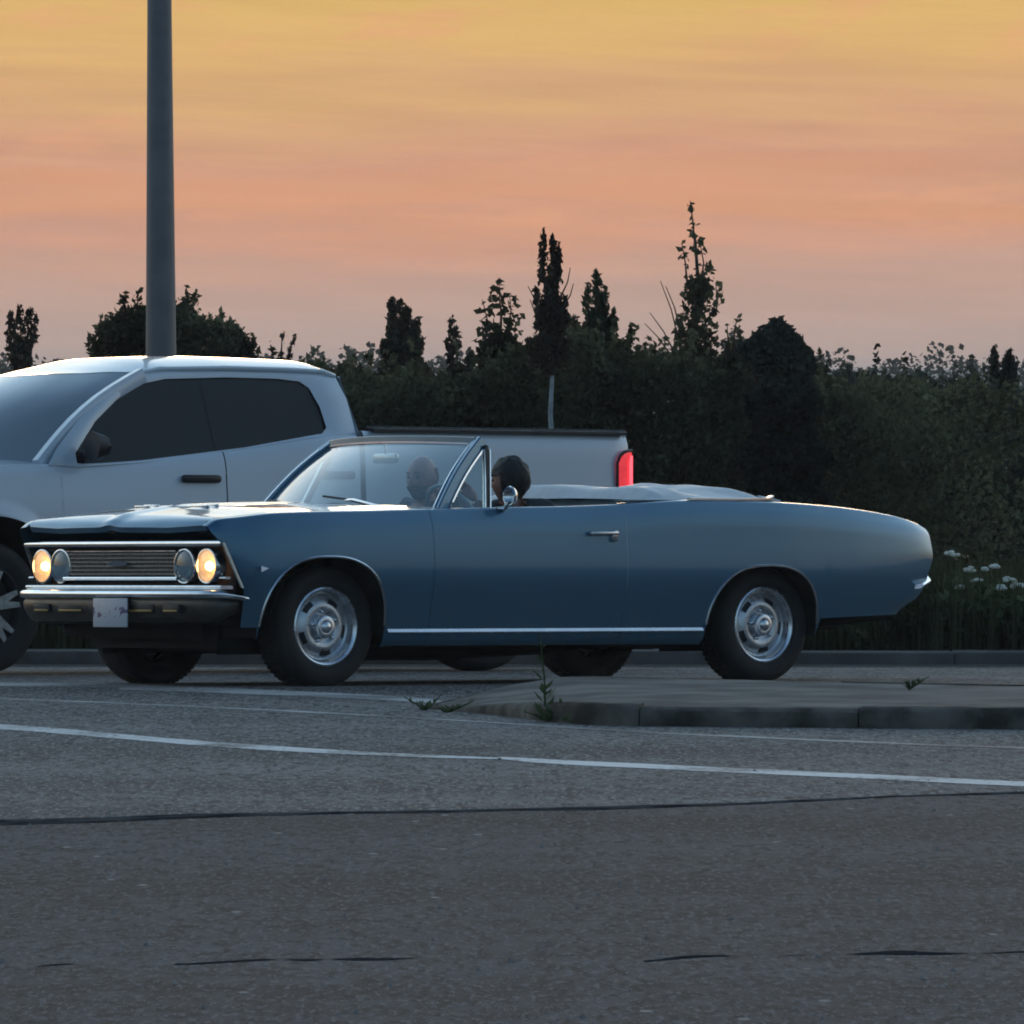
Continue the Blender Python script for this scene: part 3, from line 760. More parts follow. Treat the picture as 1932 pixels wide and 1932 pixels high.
for s in (1, -1):
    P = [wsb(s).lerp(wst(s), t)+Vector((.010, 0, .018))*math.sin(math.pi*t)+Vector((-.015, .012*s, 0)) for t in arange(-.03, 1.02, 8)]
    pil = bar('windshield_pillar', P, .062, .055, M['blue'], car, (0, 1, 0))
    bar('pillar_trim', [p+Vector((-.036, .024*s, -.006)) for p in P[:-1]], .012, .016, M['chrome'], pil, (0, 1, 0))
    bar('pillar_trim', [p+Vector((.034, -.004*s, .010)) for p in P[:-1]], .010, .012, M['chrome'], pil, (0, 1, 0))
    b0, b1 = Vector((-1.050, .800*s, .90)), Vector((-1.150, .668*s, 1.238))
    vp = bar('vent_post', [b0, b0.lerp(b1, .5), b1], .022, .026, M['black'], car, (0, 1, 0))
    bar('vent_post_trim', [b0+Vector((.016, .008*s, 0)), b1+Vector((.016, .008*s, -.02))], .008, .02, M['chrome'], vp, (0, 1, 0))
    bar('vent_post_trim', [b0+Vector((-.018, .008*s, 0)), b1+Vector((-.018, .008*s, -.02))], .008, .02, M['chrome'], vp, (0, 1, 0))
    V = [wsb(s).lerp(wst(s), t)+Vector((-.055, .015*s, 0)) for t in (.02, .5, .93)] + [b1, b0]
    make('vent_window', V, [tuple(range(5))], M['glass'], car, None)
# inside mirror
mb = MB().box((-1.02, -.10, 1.155), (-.995, .10, 1.205), .01); mb.tube([(-1.01, 0, 1.20), (-1.0, 0, 1.255)], .006); mb.build('rear_view_mirror', M['chrome_old'], car)
# wipers
for yc in (-.16, .50):
    pv = wsb(yc/.755)+Vector((.05, 0, .004)); tip = wsb((yc-.46)/.755).lerp(wst((yc-.46)/.755), .09)+Vector((.03, 0, .018))
    mb = MB().tube([pv, pv.lerp(tip, .45)+Vector((.012, 0, .012)), pv.lerp(tip, .62)], .007, 6); wp = mb.build('wiper', M['chrome'], car)
    MB().tube([pv.lerp(tip, .22), pv.lerp(tip, .62)+Vector((.004, 0, .006)), tip], .006, 6).build('wiper_blade', M['black'], wp)
# door mirror
dm = MB().lathe([(.001, -.034), (.026, -.028), (.045, -.012), (.052, .004), (.050, .012), (.044, .010)], 24, 'x', (-1.09, .955, .975))
door_mirror = dm.build('door_mirror', M['chrome'], car)
dm.V = []; dm.F = []
dm.tube([(-1.09, .945, .94), (-1.085, .925, .92), (-1.08, .905, .905)], .012, 8).lathe([(.03, 0), (.028, .012), (.001, .014)], 16, 'z', (-1.08, .895, .908)); dm.build('mirror_stalk', M['chrome_old'], door_mirror)
for v in door_mirror.data.vertices:      # the shell faces forward
    pass
# dashboard, steering wheel, seats
G = []
for q in arange(-1, 1, 16):
    y = .80*q; x0_ = wsb(q).x-.02
    G.append([(x0_, y, .905), (x0_-.16, y, .915), (x0_-.27, y, .895), (x0_-.30, y, .85), (x0_-.28, y, .66)])
MB().grid(G).build('dashboard', M['dash'], car)
swc = Vector((-1.17, .38, .865)); ax_ = Vector((-.86, 0, .5)).normalized(); e1 = Vector((0, 1, 0)); e2 = ax_.cross(e1)
rimP = [swc+(e1*math.cos(t)+e2*math.sin(t))*.195 for t in arange(0, 2*math.pi, 40)]
swh = MB().tube(rimP, .011, 8, False).build('steering_wheel', M['seat'], car)
mb = MB()
for t in (.2, math.pi-.2, -math.pi/2): mb.tube([swc-ax_*.03, swc+(e1*math.cos(t)+e2*math.sin(t))*.19], .009, 6)
mb.tube([swc, swc-ax_*.5], .02, 8); mb.build('steering_spokes', M['chrome_old'], swh)
def seat(name, x_, y0, y1, ztop, zseat, lean, parent=car):
    G = []
    secp = [(.50, zseat-.14), (.52, zseat-.03), (.48, zseat), (.10, zseat-.03), (.04, zseat+.02), (-.02-lean*.3, (zseat+ztop)/2), (-.02-lean, ztop-.03), (-.05-lean, ztop), (-.10-lean, ztop-.01), (-.13-lean*.9, ztop-.08), (-.10, zseat-.14)]
    for i, y in enumerate(arange(y0, y1, 12)):
        e = min(i, 12-i); k = (0.985, .995, 1.)[min(e, 2)]; puff = .012*math.sin(i*math.pi/2)**2
        G.append([(x_+px*k, y, (pz-.4)*k+.4-(.03, .008, 0)[min(e, 2)]+(puff if pz > zseat+.1 else 0)) for px, pz in secp])
    mb = MB().grid(G, close_v=True); n = len(secp); mb.F += [tuple(range(n)), tuple(range(12*n, 13*n))]
    return mb.build(name, M['seat'], parent, 60)
seat('front_seat', -1.60, .08, .74, .885, .52, .12); seat('front_seat', -1.60, -.74, -.08, .885, .52, .12)
seat('rear_seat', -2.16, -.70, .70, .968, .55, .10)
# folded soft top under its pale boot
def boot_z(x_, y):
    t = (-2.20-x_)/.80; q = abs(y)/.78
    edge = max(0, 1-max(0, q)**6)*min(1, max(0, t)/.08)*min(1, max(0, 1-t)/.14)
    base = .955+.022*(1-q*q)
    lump = .052+.020*math.sin(t*6.0+.8+1.5*mnoise.noise((y*1.5, 2, 0)))+.030*mnoise.noise((x_*3.6, y*1.8, 5.))+.012*mnoise.noise((x_*10, y*4, 3.))
    lump += .016*min(1, max(0, (t-.45)/.25))
    return base+max(0, lump)*edge**.6
G = [[(x_, -.80+1.6*k/48, boot_z(x_, -.80+1.6*k/48)) for k in range(49)] for x_ in arange(-2.19, -3.0, 40)]
for row in G:
    pass
bt = MB().grid(G).build('convertible_top_boot', M['vinyl'], car, 180)
for s in (1, -1):
    P = [(-2.35, .875*s, .968), (-2.7, .868*s, .968), (-2.93, .84*s, .972), (-3.02, .76*s, .985)]
    bar('boot_trim', P, .03, .014, M['chrome_old'], bt)
    MB().prism([(-2.955, .80*s, .962), (-3.06, .79*s, .955), (-3.03, .72*s, .966), (-2.94, .74*s, .982)], (0, 0, .012)).build('trim_tip', M['vinyl'], bt)
    G = [[(xx, y*s, z) for xx in arange(-1.90, -2.94, 10)] for y, z in ((.865, .962), (.80, .957))]
    MB().grid(G).build('quarter_shelf', M['blue'], car)

# ================================================================== white pickup in the lane beyond
truck = empty('pickup_truck', vehicle_matrix(38.0, (-25, 44.2), .92))
tag(truck, 'white crew cab pickup with dark windows behind the blue convertible', 'pickup truck')
TA = ((0., .52, .90, .36), (-3.57, .52, .90, .36))
ta = [arch(*a, 2.3) for a in TA]
tz = pchip([.92, .75, .4, 0, -.45, -.62, -1.09, -1.84, -2.42, -2.70], [1.02, 1.10, 1.155, 1.185, 1.195, 1.197, 1.222, 1.297, 1.372, 1.385])
tw = pchip([.95, .85, .6, .2, -.5, -2.6, -4.3, -4.60, -4.70], [.62, .80, .905, .945, .945, .95, .95, .94, .90])
def t_off(z, zt): return float(np.interp(z, [.38, .46, .58, .75, .92, 1.02, zt-.10, zt-.03, zt], [.09, .045, .014, 0, .002, .010, .022, .034, .060]))
def tcol(x, zlow, ztop=None, closing=True):
    zt = ztop or tz(x); row = []
    for j in range(25):
        t = j/24; z = zlow+(zt-zlow)*(t*.6+.4*(1-math.cos(t*math.pi))/2)
        o = sum(t_off(z+k*.008, zt) for k in range(-3, 4))/7
        flare = 0
        for xc, a, tp, bs in TA:       # gently raised wheel-arch lips
            dd = math.hypot((x-xc)/a, max(0, z-bs)/(tp-bs)); flare = max(flare, .028*max(0, 1-abs(dd-1.02)/.16))
        row.append((x, tw(x)-o+flare, z))
    w_ = row[-1][1]
    row += [(x, w_-.012, zt+.003), (x, w_-.03, zt+.004)] + ([(x, w_-.05, zt-.03)] if closing else [])
    return row
BEDZ = 1.408
def tsec(x0, x1, n, ztop=None): return [tcol(x, .42, ztop) for x in arange(x0, x1, n)]
for s in (1, -1):
    G = [tcol(x, .50) for x in arange(.93, .525, 8)]
    G += [tcol(TA[0][0]+TA[0][1]*math.cos(math.pi*i/36), ta[0](TA[0][0]+TA[0][1]*math.cos(math.pi*i/36))) for i in range(0, 36)]
    G[-1] = tcol(-.503, .42)
    MB().grid(flip(G, s)).build('front_fender', M['white'], truck, 50)
    fd = MB().grid(flip(tsec(-.511, -1.655, 16), s)).build('front_door', M['white'], truck, 50)
    rd = MB().grid(flip(tsec(-1.663, -2.62, 14), s)).build('rear_door', M['white'], truck, 50)
    G = tsec(-2.66, -3.03, 5, BEDZ)
    G += [tcol(-3.57+.52*math.cos(math.pi*i/36), ta[1](-3.57+.52*math.cos(math.pi*i/36)), BEDZ) for i in range(1, 36)]
    G += [tcol(x, .50+.05*k/8, BEDZ) for k, x in enumerate(arange(-4.09, -4.66, 8))]
    bed = MB().grid(flip(G, s)).build('bed_side', M['white'], truck, 50)
    for dpar, xa, zc in ((fd, -1.335, 1.120), (rd, -2.30, 1.150)):
        MB().box((xa-.27, min(.925*s, .965*s), zc-.022), (xa, max(.925*s, .965*s), zc+.024), .016).build('handle', M['black'], dpar)
    for (xc, a, tp, bs), f in zip(TA, ta):
        G = []
        for i in range(33):
            xx = xc+a*math.cos(math.pi*i/32); zz = f(xx); G.append([(xx, (tw(xx)-.002)*s, zz+.002), (xx, .9*s, zz+.015), (xx, .45*s, zz+.015)])
        mb = MB().grid(G); mb.add([(xc-a, .45*s, .3), (xc+a, .45*s, .3), (xc+a, .45*s, tp+.02), (xc-a, .45*s, tp+.02)], [(0, 1, 2, 3)])
        mb.build('wheel_housing', M['under'], truck)
    # lit tail lamp wrapping the rear corner
    zs = [(1.00, 0), (1.06, 0), (1.16, 0), (1.24, 0), (1.285, .25), (1.306, .6), (1.312, .9)]
    G = []
    for z, cut in zs:
        xa = -4.545-.095*cut; row = []
        for k in range(9):
            t = k/8; xx = xa+(-4.665-xa)*min(1, t*1.5); yy = tw(max(-4.66, xx))-.012-(.0 if t < .667 else (t-.667)*.36)
            row.append((xx-(.012*math.sin(math.pi*min(1, t*1.2))), (yy+.012)*s, z))
        G.append(row)
    tl = MB().grid(G).build('tail_light', M['red'], truck, 60)
    G2 = [[(p[0]-.006, p[1]+.004*s, p[2]) for p in r[3:6]] for r in G[1:5]]
    MB().grid(G2).build('tail_bulb', M['redcore'], tl, 60)
    P = [Vector((r[0][0]+.006, r[0][1], r[0][2])) for r in G]+[Vector((r[4][0], r[4][1], r[4][2]+.004)) for r in G[-1:]]
    MB().tube(P, .010, 6).build('tail_light_bezel', M['black'], tl)
    # cab side with one long window opening
    def ty_(z): return .895-(z-1.20)*.40-(max(0, z-1.60)**2)*.9
    win = [(-.635, 1.205), (-.640, 1.262), (-.83, 1.447), (-1.07, 1.612), (-1.24, 1.672), (-1.40, 1.700), (-1.84, 1.716), (-2.20, 1.714), (-2.36, 1.700), (-2.415, 1.66), (-2.458, 1.55), (-2.470, 1.43), (-2.43, 1.395), (-1.84, 1.306), (-1.10, 1.226), (-.70, 1.196)]
    out = [(-.43, 1.19), (-.52, 1.29), (-.74, 1.478), (-.98, 1.648), (-1.17, 1.728), (-1.37, 1.762), (-1.84, 1.774), (-2.27, 1.773), (-2.54, 1.766), (-2.635, 1.738), (-2.668, 1.60), (-2.678, 1.40), (-2.678, 1.36), (-1.84, 1.280), (-1.10, 1.205), (-.62, 1.178)]
    rows = []
    for k in range(6):
        t = k/5; rows.append([(a[0]+(b[0]-a[0])*t, (ty_(a[1]+(b[1]-a[1])*t)+.012*math.sin(math.pi*t))*s, a[1]+(b[1]-a[1])*t) for a, b in zip(win, out)])
    MB().grid(rows, close_v=True).build('cab_side', M['white'], truck, 60)
    def pane(xa, xb, n=20):
        lo = np.array([win[0], win[-1], win[-2], win[-3], win[-4], win[-5]]); hi2 = np.array(win[1:12])
        G = []
        for x in arange(xa, xb, n):
            zb2 = float(np.interp(-x, -lo[:, 0], lo[:, 1])); zt2 = float(np.interp(-x, -hi2[:, 0], hi2[:, 1]))
            zt2 = max(zt2, zb2+.001)
            G.append([(x, (ty_(zb2+(zt2-zb2)*j/8)-.014)*s, zb2-.006+(zt2-zb2+.012)*j/8) for j in range(9)])
        return MB().grid(G)
    pane(-.63, -1.638).build('front_window', M['tint'], truck, 180)
    pane(-1.642, -2.475).build('rear_window', M['tint'], truck, 180)
    bar('door_pillar', [(-1.64, (ty_(1.28)-.030)*s, 1.28), (-1.64, (ty_(1.5)-.026)*s, 1.5), (-1.64, (ty_(1.71)-.026)*s, 1.705)], .05, .012, M['tint'], truck, (0, 1, 0))
    mb = MB()
    rr_ = []
    for i in range(9):
        t = i/8; rr_.append([(-.66-.08*t+.012*math.cos(k*math.pi/4), (.985+.17*abs(math.sin(k*math.pi/8))**.6*0+.10*math.cos(k*math.pi/4)+.02)*s, 1.30+.088*math.sin(k*math.pi/4)*(1-.25*t)) for k in range(8)])
    mb.grid(rr_, close_v=True); mb.F += [tuple(range(8)), tuple(range(64, 72))]
    mb.tube([(-.70, .88*s, 1.235), (-.69, .95*s, 1.25)], .025, 8)
    mb.build('door_mirror', M['black'], truck, 60)
    # black rail cap along the bed
    bar('bed_rail', [(x, .905*s, BEDZ+.008) for x in arange(-2.72, -4.62, 12)], .062, .022, M['black'], truck)
# roof
def roof_z(x, q):
    rail = float(np.interp(-x, [.75, 1.0, 1.22, 1.37, 1.84, 2.54, 2.64, 2.68], [1.690, 1.695, 1.735, 1.765, 1.777, 1.770, 1.745, 1.715]))
    cr = float(np.interp(-x, [.75, 1.1, 1.6, 2.2, 2.55, 2.64, 2.68], [.026, .064, .076, .076, .072, .066, .060]))
    return rail+cr*(1-abs(q)**3)
G = []
for t in arange(0, 1, 24):
    row = []
    for k in range(25):
        q = -1+2*k/24
        xf_ = -.80-.42*q*q; x = xf_+(-2.675-xf_)*t
        hw = .665
        row.append((x, q*hw, roof_z(x, q)))
    G.append(row)
MB().grid(G).build('roof', M['white'], truck, 60)
for s in (1, -1):   # roof drip rail joins the roof to the side
    P = [(x, (.668+.0)*s, z) for x, z in zip([-1.17, -1.37, -1.84, -2.27, -2.54, -2.63], [1.722, 1.758, 1.772, 1.770, 1.763, 1.735])]
    MB().tube(P, .014, 8).build('roof_rail', M['white'], truck)
G = []
for t in arange(0, 1, 10):
    row = []
    for k in range(21):
        q = -1+2*k/20; b_ = Vector((-.05-.36*q*q, .80*q, 1.20+.03*(1-q*q))); tp = Vector((-.80-.42*q*q, .664*q, roof_z(-.80-.42*q*q, q)-.002))
        row.append(b_.lerp(tp, t)+Vector((.03, 0, .045))*math.sin(math.pi*t))
    G.append(row)
MB().grid(G).build('windshield', M['tglass'], truck, 180)
for s in (1, -1):
    P = [Vector((-.05-.36, .80*s, 1.20)).lerp(Vector((-1.22, .662*s, 1.728)), t)+Vector((.03, 0, .045))*math.sin(math.pi*t)+Vector((-.02, .012*s, -.01)) for t in arange(0, 1, 8)]
    bar('windshield_pillar', P, .085, .06, M['white'], truck, (0, 1, 0))
# hood, front face, rear wall of cab, bed floor, tonneau, tailgate, bumpers, underbody
G = []
for x in arange(.93, -.42, 18):
    hw = tw(x)-.09; G.append([(x-.02+.09*(1-(q/12-1)**2)*max(0, (x+.1))/1., (q/12-1)*hw, tz(x)+.004+.055*(1-abs(q/12-1)**2.5)) for q in range(25)])
MB().grid(G).build('hood', M['white'], truck, 60)
MB().box((-.45, -.72, .9), (-.02, .72, 1.20)).build('cowl_box', M['under'], truck)
mb = MB().grid([[(.96+.05*(1-(q/10-1)**2), (q/10-1)*.70, z) for q in range(21)] for z in (.50, .75, 1.06)]); mb.build('grille', M['black'], truck)
MB().box((.85, -.80, .42), (1.02, .80, .62), .03).build('front_bumper', M['black'], truck)
mb = MB().grid([[(-2.675-.015*t, (q/10-1)*(.655+.20*t), 1.735-.38*t) for q in range(21)] for t in arange(0, 1, 8)]); mb.build('cab_back', M['white'], truck, 60)
MB().box((-2.70, -.60, 1.42), (-2.665, .60, 1.66), .01).build('rear_glass', M['tint'], truck)
MB().box((-2.64, -.84, .45), (-.45, .84, .60)).build('cabin_floor', M['under'], truck)
mb = MB().box((-2.5, -.80, .6), (-.7, .80, 1.15)); mb.build('cabin_seats', M['inside'], truck)
MB().box((-2.72, -.872, 1.400), (-4.64, .872, 1.432), .01).build('tonneau_cover', M['gloss_black'], truck)
MB().box((-4.66, -.80, .62), (-4.60, .80, 1.400), .012).build('tailgate', M['white'], truck)
MB().box((-4.62, -.90, .44), (-4.80, .90, .60), .02).build('rear_bumper', M['chrome_old'], truck)
mb = MB().box((-4.5, -.5, .40), (.7, .5, .52)); mb.tube([(-3.57, -.75, .39), (-3.57, .75, .39)], .07); mb.lathe([(.001, -.14), (.12, -.1), (.15, 0), (.12, .1), (.001, .14)], 16, 'y', (-3.57, 0, .39)); mb.build('chassis', M['under'], truck)
def truck_wheel():
    w = empty('wheel'); RT = .385
    MB().lathe([(.235, .0), (.25, .012), (.29, .026), (.33, .026), (.362, .010), (.378, -.02), (RT, -.06), (RT, -.19), (.372, -.235), (.33, -.25), (.24, -.24)], 56).build('tyre', M['rubber'], w, 50)
    rim = MB().lathe([(.240, .004), (.232, .006), (.222, -.01), (.205, -.06), (.06, -.08), (.001, -.08)], 56).build('rim', M['black'], w)
    for k in range(6):
        t = 2*math.pi*k/6+.2; d = Vector((math.cos(t), 0, math.sin(t))); n = Vector((-d.z, 0, d.x)); mb = MB()
        P = [d*.05-n*.03, d*.05+n*.03, d*.225+n*.05, d*.225+n*.022, d*.15, d*.225-n*.022, d*.225-n*.05]
        mb.prism([p+Vector((0, -.012, 0)) for p in P], (0, .014, 0)); mb.build('spoke', M['steel_dark'] if 'steel_dark' in M else M['grille'], rim)
    MB().lathe([(.055, -.02), (.05, .006), (.001, .01)], 24).build('center_cap', M['black'], w)
    return w
tws = truck_wheel(); first = True
for x_ in (0, -3.57):
    for s in (1, -1):
        w = tws if first else copy_tree(tws)
        first = False; put_wheel(w, x_, s, truck, .915, .385)

# ================================================================== people in the convertible
def person(name, base, head_c, look, label, shirt, hair_kind, arms):
    """one continuous body grown along a skeleton, with a shaped head; local car coordinates"""
    P = {}; E_ = []
    hc = Vector(head_c); bx, by, bz = base
    pel = Vector((bx, by, bz))
    J = [('pel', pel, .14), ('sp1', pel+Vector((-.05, 0, .14)), .135), ('sp2', pel+Vector((-.10, 0, .28)), .145), ('ch', pel+Vector((-.10, 0, .40)), .135),
         ('nk0', Vector((hc.x-.045, by, hc.z-.175)), .075), ('nk', Vector((hc.x-.025, by, hc.z-.12)), .055), ('hd', Vector((hc.x-.01, by, hc.z-.05)), .06)]
    for s, n in ((1, 'l'), (-1, 'r')):
        sh = Vector((hc.x-.07, by+.185*s, hc.z-.165)); el, wr = arms[0 if s > 0 else 1]
        J += [('sh'+n, sh, .085), ('el'+n, Vector(el), .048), ('wr'+n, Vector(wr), .030)]
        hp = pel+Vector((.02, .10*s, -.01)); J += [('hp'+n, hp, .095), ('kn'+n, pel+Vector((.46, .12*s, .06)), .066), ('an'+n, pel+Vector((.62, .12*s, -.10)), .045), ('ft'+n, pel+Vector((.72, .12*s, -.08)), .035)]
    idx = {n: i for i, (n, _, _) in enumerate(J)}
    ed = [('pel', 'sp1'), ('sp1', 'sp2'), ('sp2', 'ch'), ('ch', 'nk0'), ('nk0', 'nk'), ('nk', 'hd')]
    for n in 'lr': ed += [('ch', 'sh'+n), ('sh'+n, 'el'+n), ('el'+n, 'wr'+n), ('pel', 'hp'+n), ('hp'+n, 'kn'+n), ('kn'+n, 'an'+n), ('an'+n, 'ft'+n)]
    def grow(verts, edges, rad, root, sub=2):
        me = bpy.data.meshes.new('tmp'); me.from_pydata([v[:] for v in verts], edges, []); ob = bpy.data.objects.new('tmp', me); COL.objects.link(ob)
        md = ob.modifiers.new('s', 'SKIN')
        for i, sv in enumerate(me.skin_vertices[0].data):
            sv.radius = (rad[i], rad[i]); sv.use_root = (i == root)
        sb = ob.modifiers.new('u', 'SUBSURF'); sb.levels = sub; sb.render_levels = sub
        dg = bpy.context.evaluated_depsgraph_get(); m2 = bpy.data.meshes.new_from_object(ob.evaluated_get(dg))
        V = [v.co[:] for v in m2.vertices]; F = [tuple(p.vertices) for p in m2.polygons]
        bpy.data.objects.remove(ob); return V, F
    V, F = grow([j[1] for j in J], [(idx[a], idx[b]) for a, b in ed], [j[2] for j in J], 0)
    fm = []
    for f in F:
        c = sum((Vector(V[i]) for i in f), Vector())/len(f)
        isarm = any((c-Vector(arms[k][1])).length < .20 for k in (0, 1))
        fm.append(0 if (c.z > hc.z-.165 and abs(c.y-by) < .09) or isarm else 1 if c.z > pel.z+.05 else 2)
    # head: a sphere pulled into skull, brow, nose, lips, jaw and ears
    yaw = R(look); cy, sy_ = math.cos(yaw), math.sin(yaw); HV = []; HF = []; nu, nv = 40, 28
    def hp_(a, b_):          # a: azimuth (0 = face), b_: polar from top
        x, y, z = math.sin(b_)*math.cos(a), math.sin(b_)*math.sin(a), math.cos(b_)
        rx = .098 if x > 0 else .096; q = Vector((x*rx, y*.076, z*.118))
        if z < 0:
            q.x *= 1-.10*(-z); q.y *= 1-.30*(-z)**1.4
            if x > 0: q.x += .018*(-z)*x
            else: q.x *= 1-.25*(-z)
        fr = max(0, math.cos(a))**10 if abs(a) < 1.5 else 0
        def g(zc, w, yc=0, wy=.02): return math.exp(-((q.z-zc)/w)**2-((abs(q.y)-yc)/wy)**2)*(1 if x > 0 else 0)
        q.x += .024*g(-.022, .016, 0, .012)+.012*g(.0, .022, 0, .010)+.007*g(.022, .010, .028, .026)-.010*g(.002, .012, .030, .014)+.007*g(-.055, .007, 0, .022)-.004*g(-.063, .004, 0, .02)+.006*g(-.070, .007, 0, .018)+.009*g(-.098, .014, 0, .025)+.004*g(-.02, .02, .045, .018)
        ear = math.exp(-((q.x+.005)/.016)**2-((q.z+.01)/.028)**2)*(abs(y)**8)
        q.y += math.copysign(.022*ear, q.y)
        return q
    for i in range(nv+1):
        for k in range(nu):
            a = -math.pi+2*math.pi*k/nu; q = hp_(a, math.pi*i/nv); HV.append(hc+Vector((q.x*cy-q.y*sy_, q.x*sy_+q.y*cy, q.z)))
    for i in range(nv):
        for k in range(nu): HF.append((i*nu+k, i*nu+(k+1) % nu, (i+1)*nu+(k+1) % nu, (i+1)*nu+k))
    n0 = len(V); V += [v[:] for v in HV]; F += [tuple(i+n0 for i in f) for f in HF]; fm += [0]*len(HF)
    # hands: palm and five bent fingers each
    for k, s in ((0, 1), (1, -1)):
        el, wr = Vector(arms[k][0]), Vector(arms[k][1]); d = (wr-el).normalized(); sd_ = Vector((0, 1, 0)); sd_ = (sd_-d*sd_.dot(d)).normalized(); dn = d.cross(sd_)
        if dn.z > 0: dn = -dn
        vs = [wr-d*.01, wr+d*.03, wr+d*.06]; es = [(0, 1), (1, 2)]; rd_ = [.026, .030, .030]
        for i, (off, ln) in enumerate(((-.030, .070), (-.010, .080), (.011, .076), (.031, .060))):
            b0 = wr+d*.085+sd_*off; n_ = len(vs)
            vs += [b0, b0+d*ln*.42+dn*.012, b0+d*ln*.60+dn*(.012+ln*.35), b0+d*ln*.35+dn*(.012+ln*.62)]
            es += [(2, n_), (n_, n_+1), (n_+1, n_+2), (n_+2, n_+3)]; rd_ += [.0105, .0095, .0088, .0075]
        n_ = len(vs); tb = wr+d*.035-sd_*.030*s
        vs += [tb, tb+d*.035-sd_*.022*s+dn*.012, tb+d*.060-sd_*.012*s+dn*.034]; es += [(1, n_), (n_, n_+1), (n_+1, n_+2)]; rd_ += [.013, .011, .009]
        hv, hf = grow(vs, es, rd_, 0, 1)
        n0 = len(V); V += hv; F += [tuple(i+n0 for i in f) for f in hf]; fm += [0]*len(hf)
    o = make(name, V, F, None, car_people, 180, slots=[M['skin'], M[shirt], M['inside']], fm=fm)
    o.parent = None; o.matrix_world = car.matrix_world
    tag(o, label, 'person')
    def shell(nm, cond, grow_, m):
        G = {}; VV = []; FF = []
        for i in range(nv+1):
            for k in range(nu):
                a = -math.pi+2*math.pi*k/nu; q = hp_(a, math.pi*i/nv)
                w_ = grow_*(1+.7*mnoise.noise((q.x*38, q.y*38, q.z*22))+.4*mnoise.noise((q.x*110, q.y*110, q.z*60)))
                d_ = q.normalized(); q = q+d_*w_
                VV.append(hc+Vector((q.x*cy-q.y*sy_, q.x*sy_+q.y*cy, q.z)))
        for i in range(nv):
            for k in range(nu):
                a = -math.pi+2*math.pi*(k+.5)/nu; q = hp_(a, math.pi*(i+.5)/nv)
                if cond(q, a): FF.append((i*nu+k, i*nu+(k+1) % nu, (i+1)*nu+(k+1) % nu, (i+1)*nu+k))
        make(nm, VV, FF, m, o, 180)
    def eyes():
        for s in (1, -1):
            q = Vector((.086, .030*s, .003)); p = hc+Vector((q.x*cy-q.y*sy_, q.x*sy_+q.y*cy, q.z))
            MB().lathe([(.001, -.009), (.007, -.006), (.009, 0), (.007, .006), (.001, .009)], 12, 'z', p).build('eye', M['hair'], o)
    eyes()
    for s in (1, -1):
        P = []
        for q in (Vector((.098, .012*s, .024)), Vector((.098, .030*s, .030)), Vector((.084, .048*s, .024))): P.append(hc+Vector((q.x*cy-q.y*sy_, q.x*sy_+q.y*cy, q.z)))
        MB().tube(P, [.004, .005, .003], 6).build('eyebrow', M['hair' if hair_kind == 'hair' else 'beard'], o)
    if hair_kind == 'hair':
        shell('hair', lambda q, a: q.z > .04-.02*math.cos(a) or (q.x < .022 and q.z > -.085), .014, M['hair'])
    else:
        shell('beard', lambda q, a: q.x > -.005 and q.z < -.035 and not (q.x > .07 and -.068 < q.z < -.052 and abs(q.y) < .02), .010, M['beard'])
        shell('hair', lambda q, a: q.x < -.0 and -.05 < q.z < .055 and abs(a) > 1.7, .006, M['beard'])
    return o
car_people = None
drv = person('person', (-1.50, .38, .47), (-1.545, .38, 1.062), -62, 'driver with short dark hair and dark shirt, one hand on the steering wheel', 'shirt_dark', 'hair',
             (((-1.36, .62, .72), (-1.20, .52, .96)), ((-1.34, .16, .70), (-1.20, .24, .93))))
pas = person('person', (-1.50, -.38, .49), (-1.545, -.38, 1.085), 18, 'bald bearded passenger seen through the windshield of the convertible', 'shirt_grey', 'beard',
             (((-1.38, -.14, .68), (-1.14, -.25, .70)), ((-1.38, -.62, .68), (-1.14, -.50, .70))))

# ================================================================== lamp post
pb = pix(306, 735, 55.); px_ = pb.x
lp = empty('lamp_post', loc=(px_, 55., -.15)); tag(lp, 'tall grey tapered lamp post rising behind the white pickup', 'lamp post')
def post_r(z): return float(np.interp(z, [0, 1.5, 1.9, 4.3, 9.5], [.112, .109, .107, .0855, .055]))
G = [[((post_r(z))*math.cos(2*math.pi*k/16)-.011*z*.35, post_r(z)*math.sin(2*math.pi*k/16), z) for k in range(16)] for z in arange(0, 9.5, 30)]
shaft = MB().grid(G, close_v=True).build('shaft', M['pole'], lp, 40)
MB().box((-.17, -.17, -.02), (.17, .17, .03), .006).build('base_plate', M['pole'], lp)
for a in range(4):
    MB().lathe([(.02, .0), (.02, .07), (.001, .075)], 6, 'z', (.135*(1 if a & 1 else -1), .135*(1 if a & 2 else -1), .03)).build('anchor_bolt', M['steel'], lp)
arm = MB().tube([(-.034, 0, 9.4), (.3, 0, 9.75), (1.1, 0, 9.85)], [.05, .04, .035], 10).build('arm', M['pole'], lp)
MB().box((1.0, -.17, 9.78), (1.7, .17, 9.92), .04).build('lamp_head', M['pole'], arm)

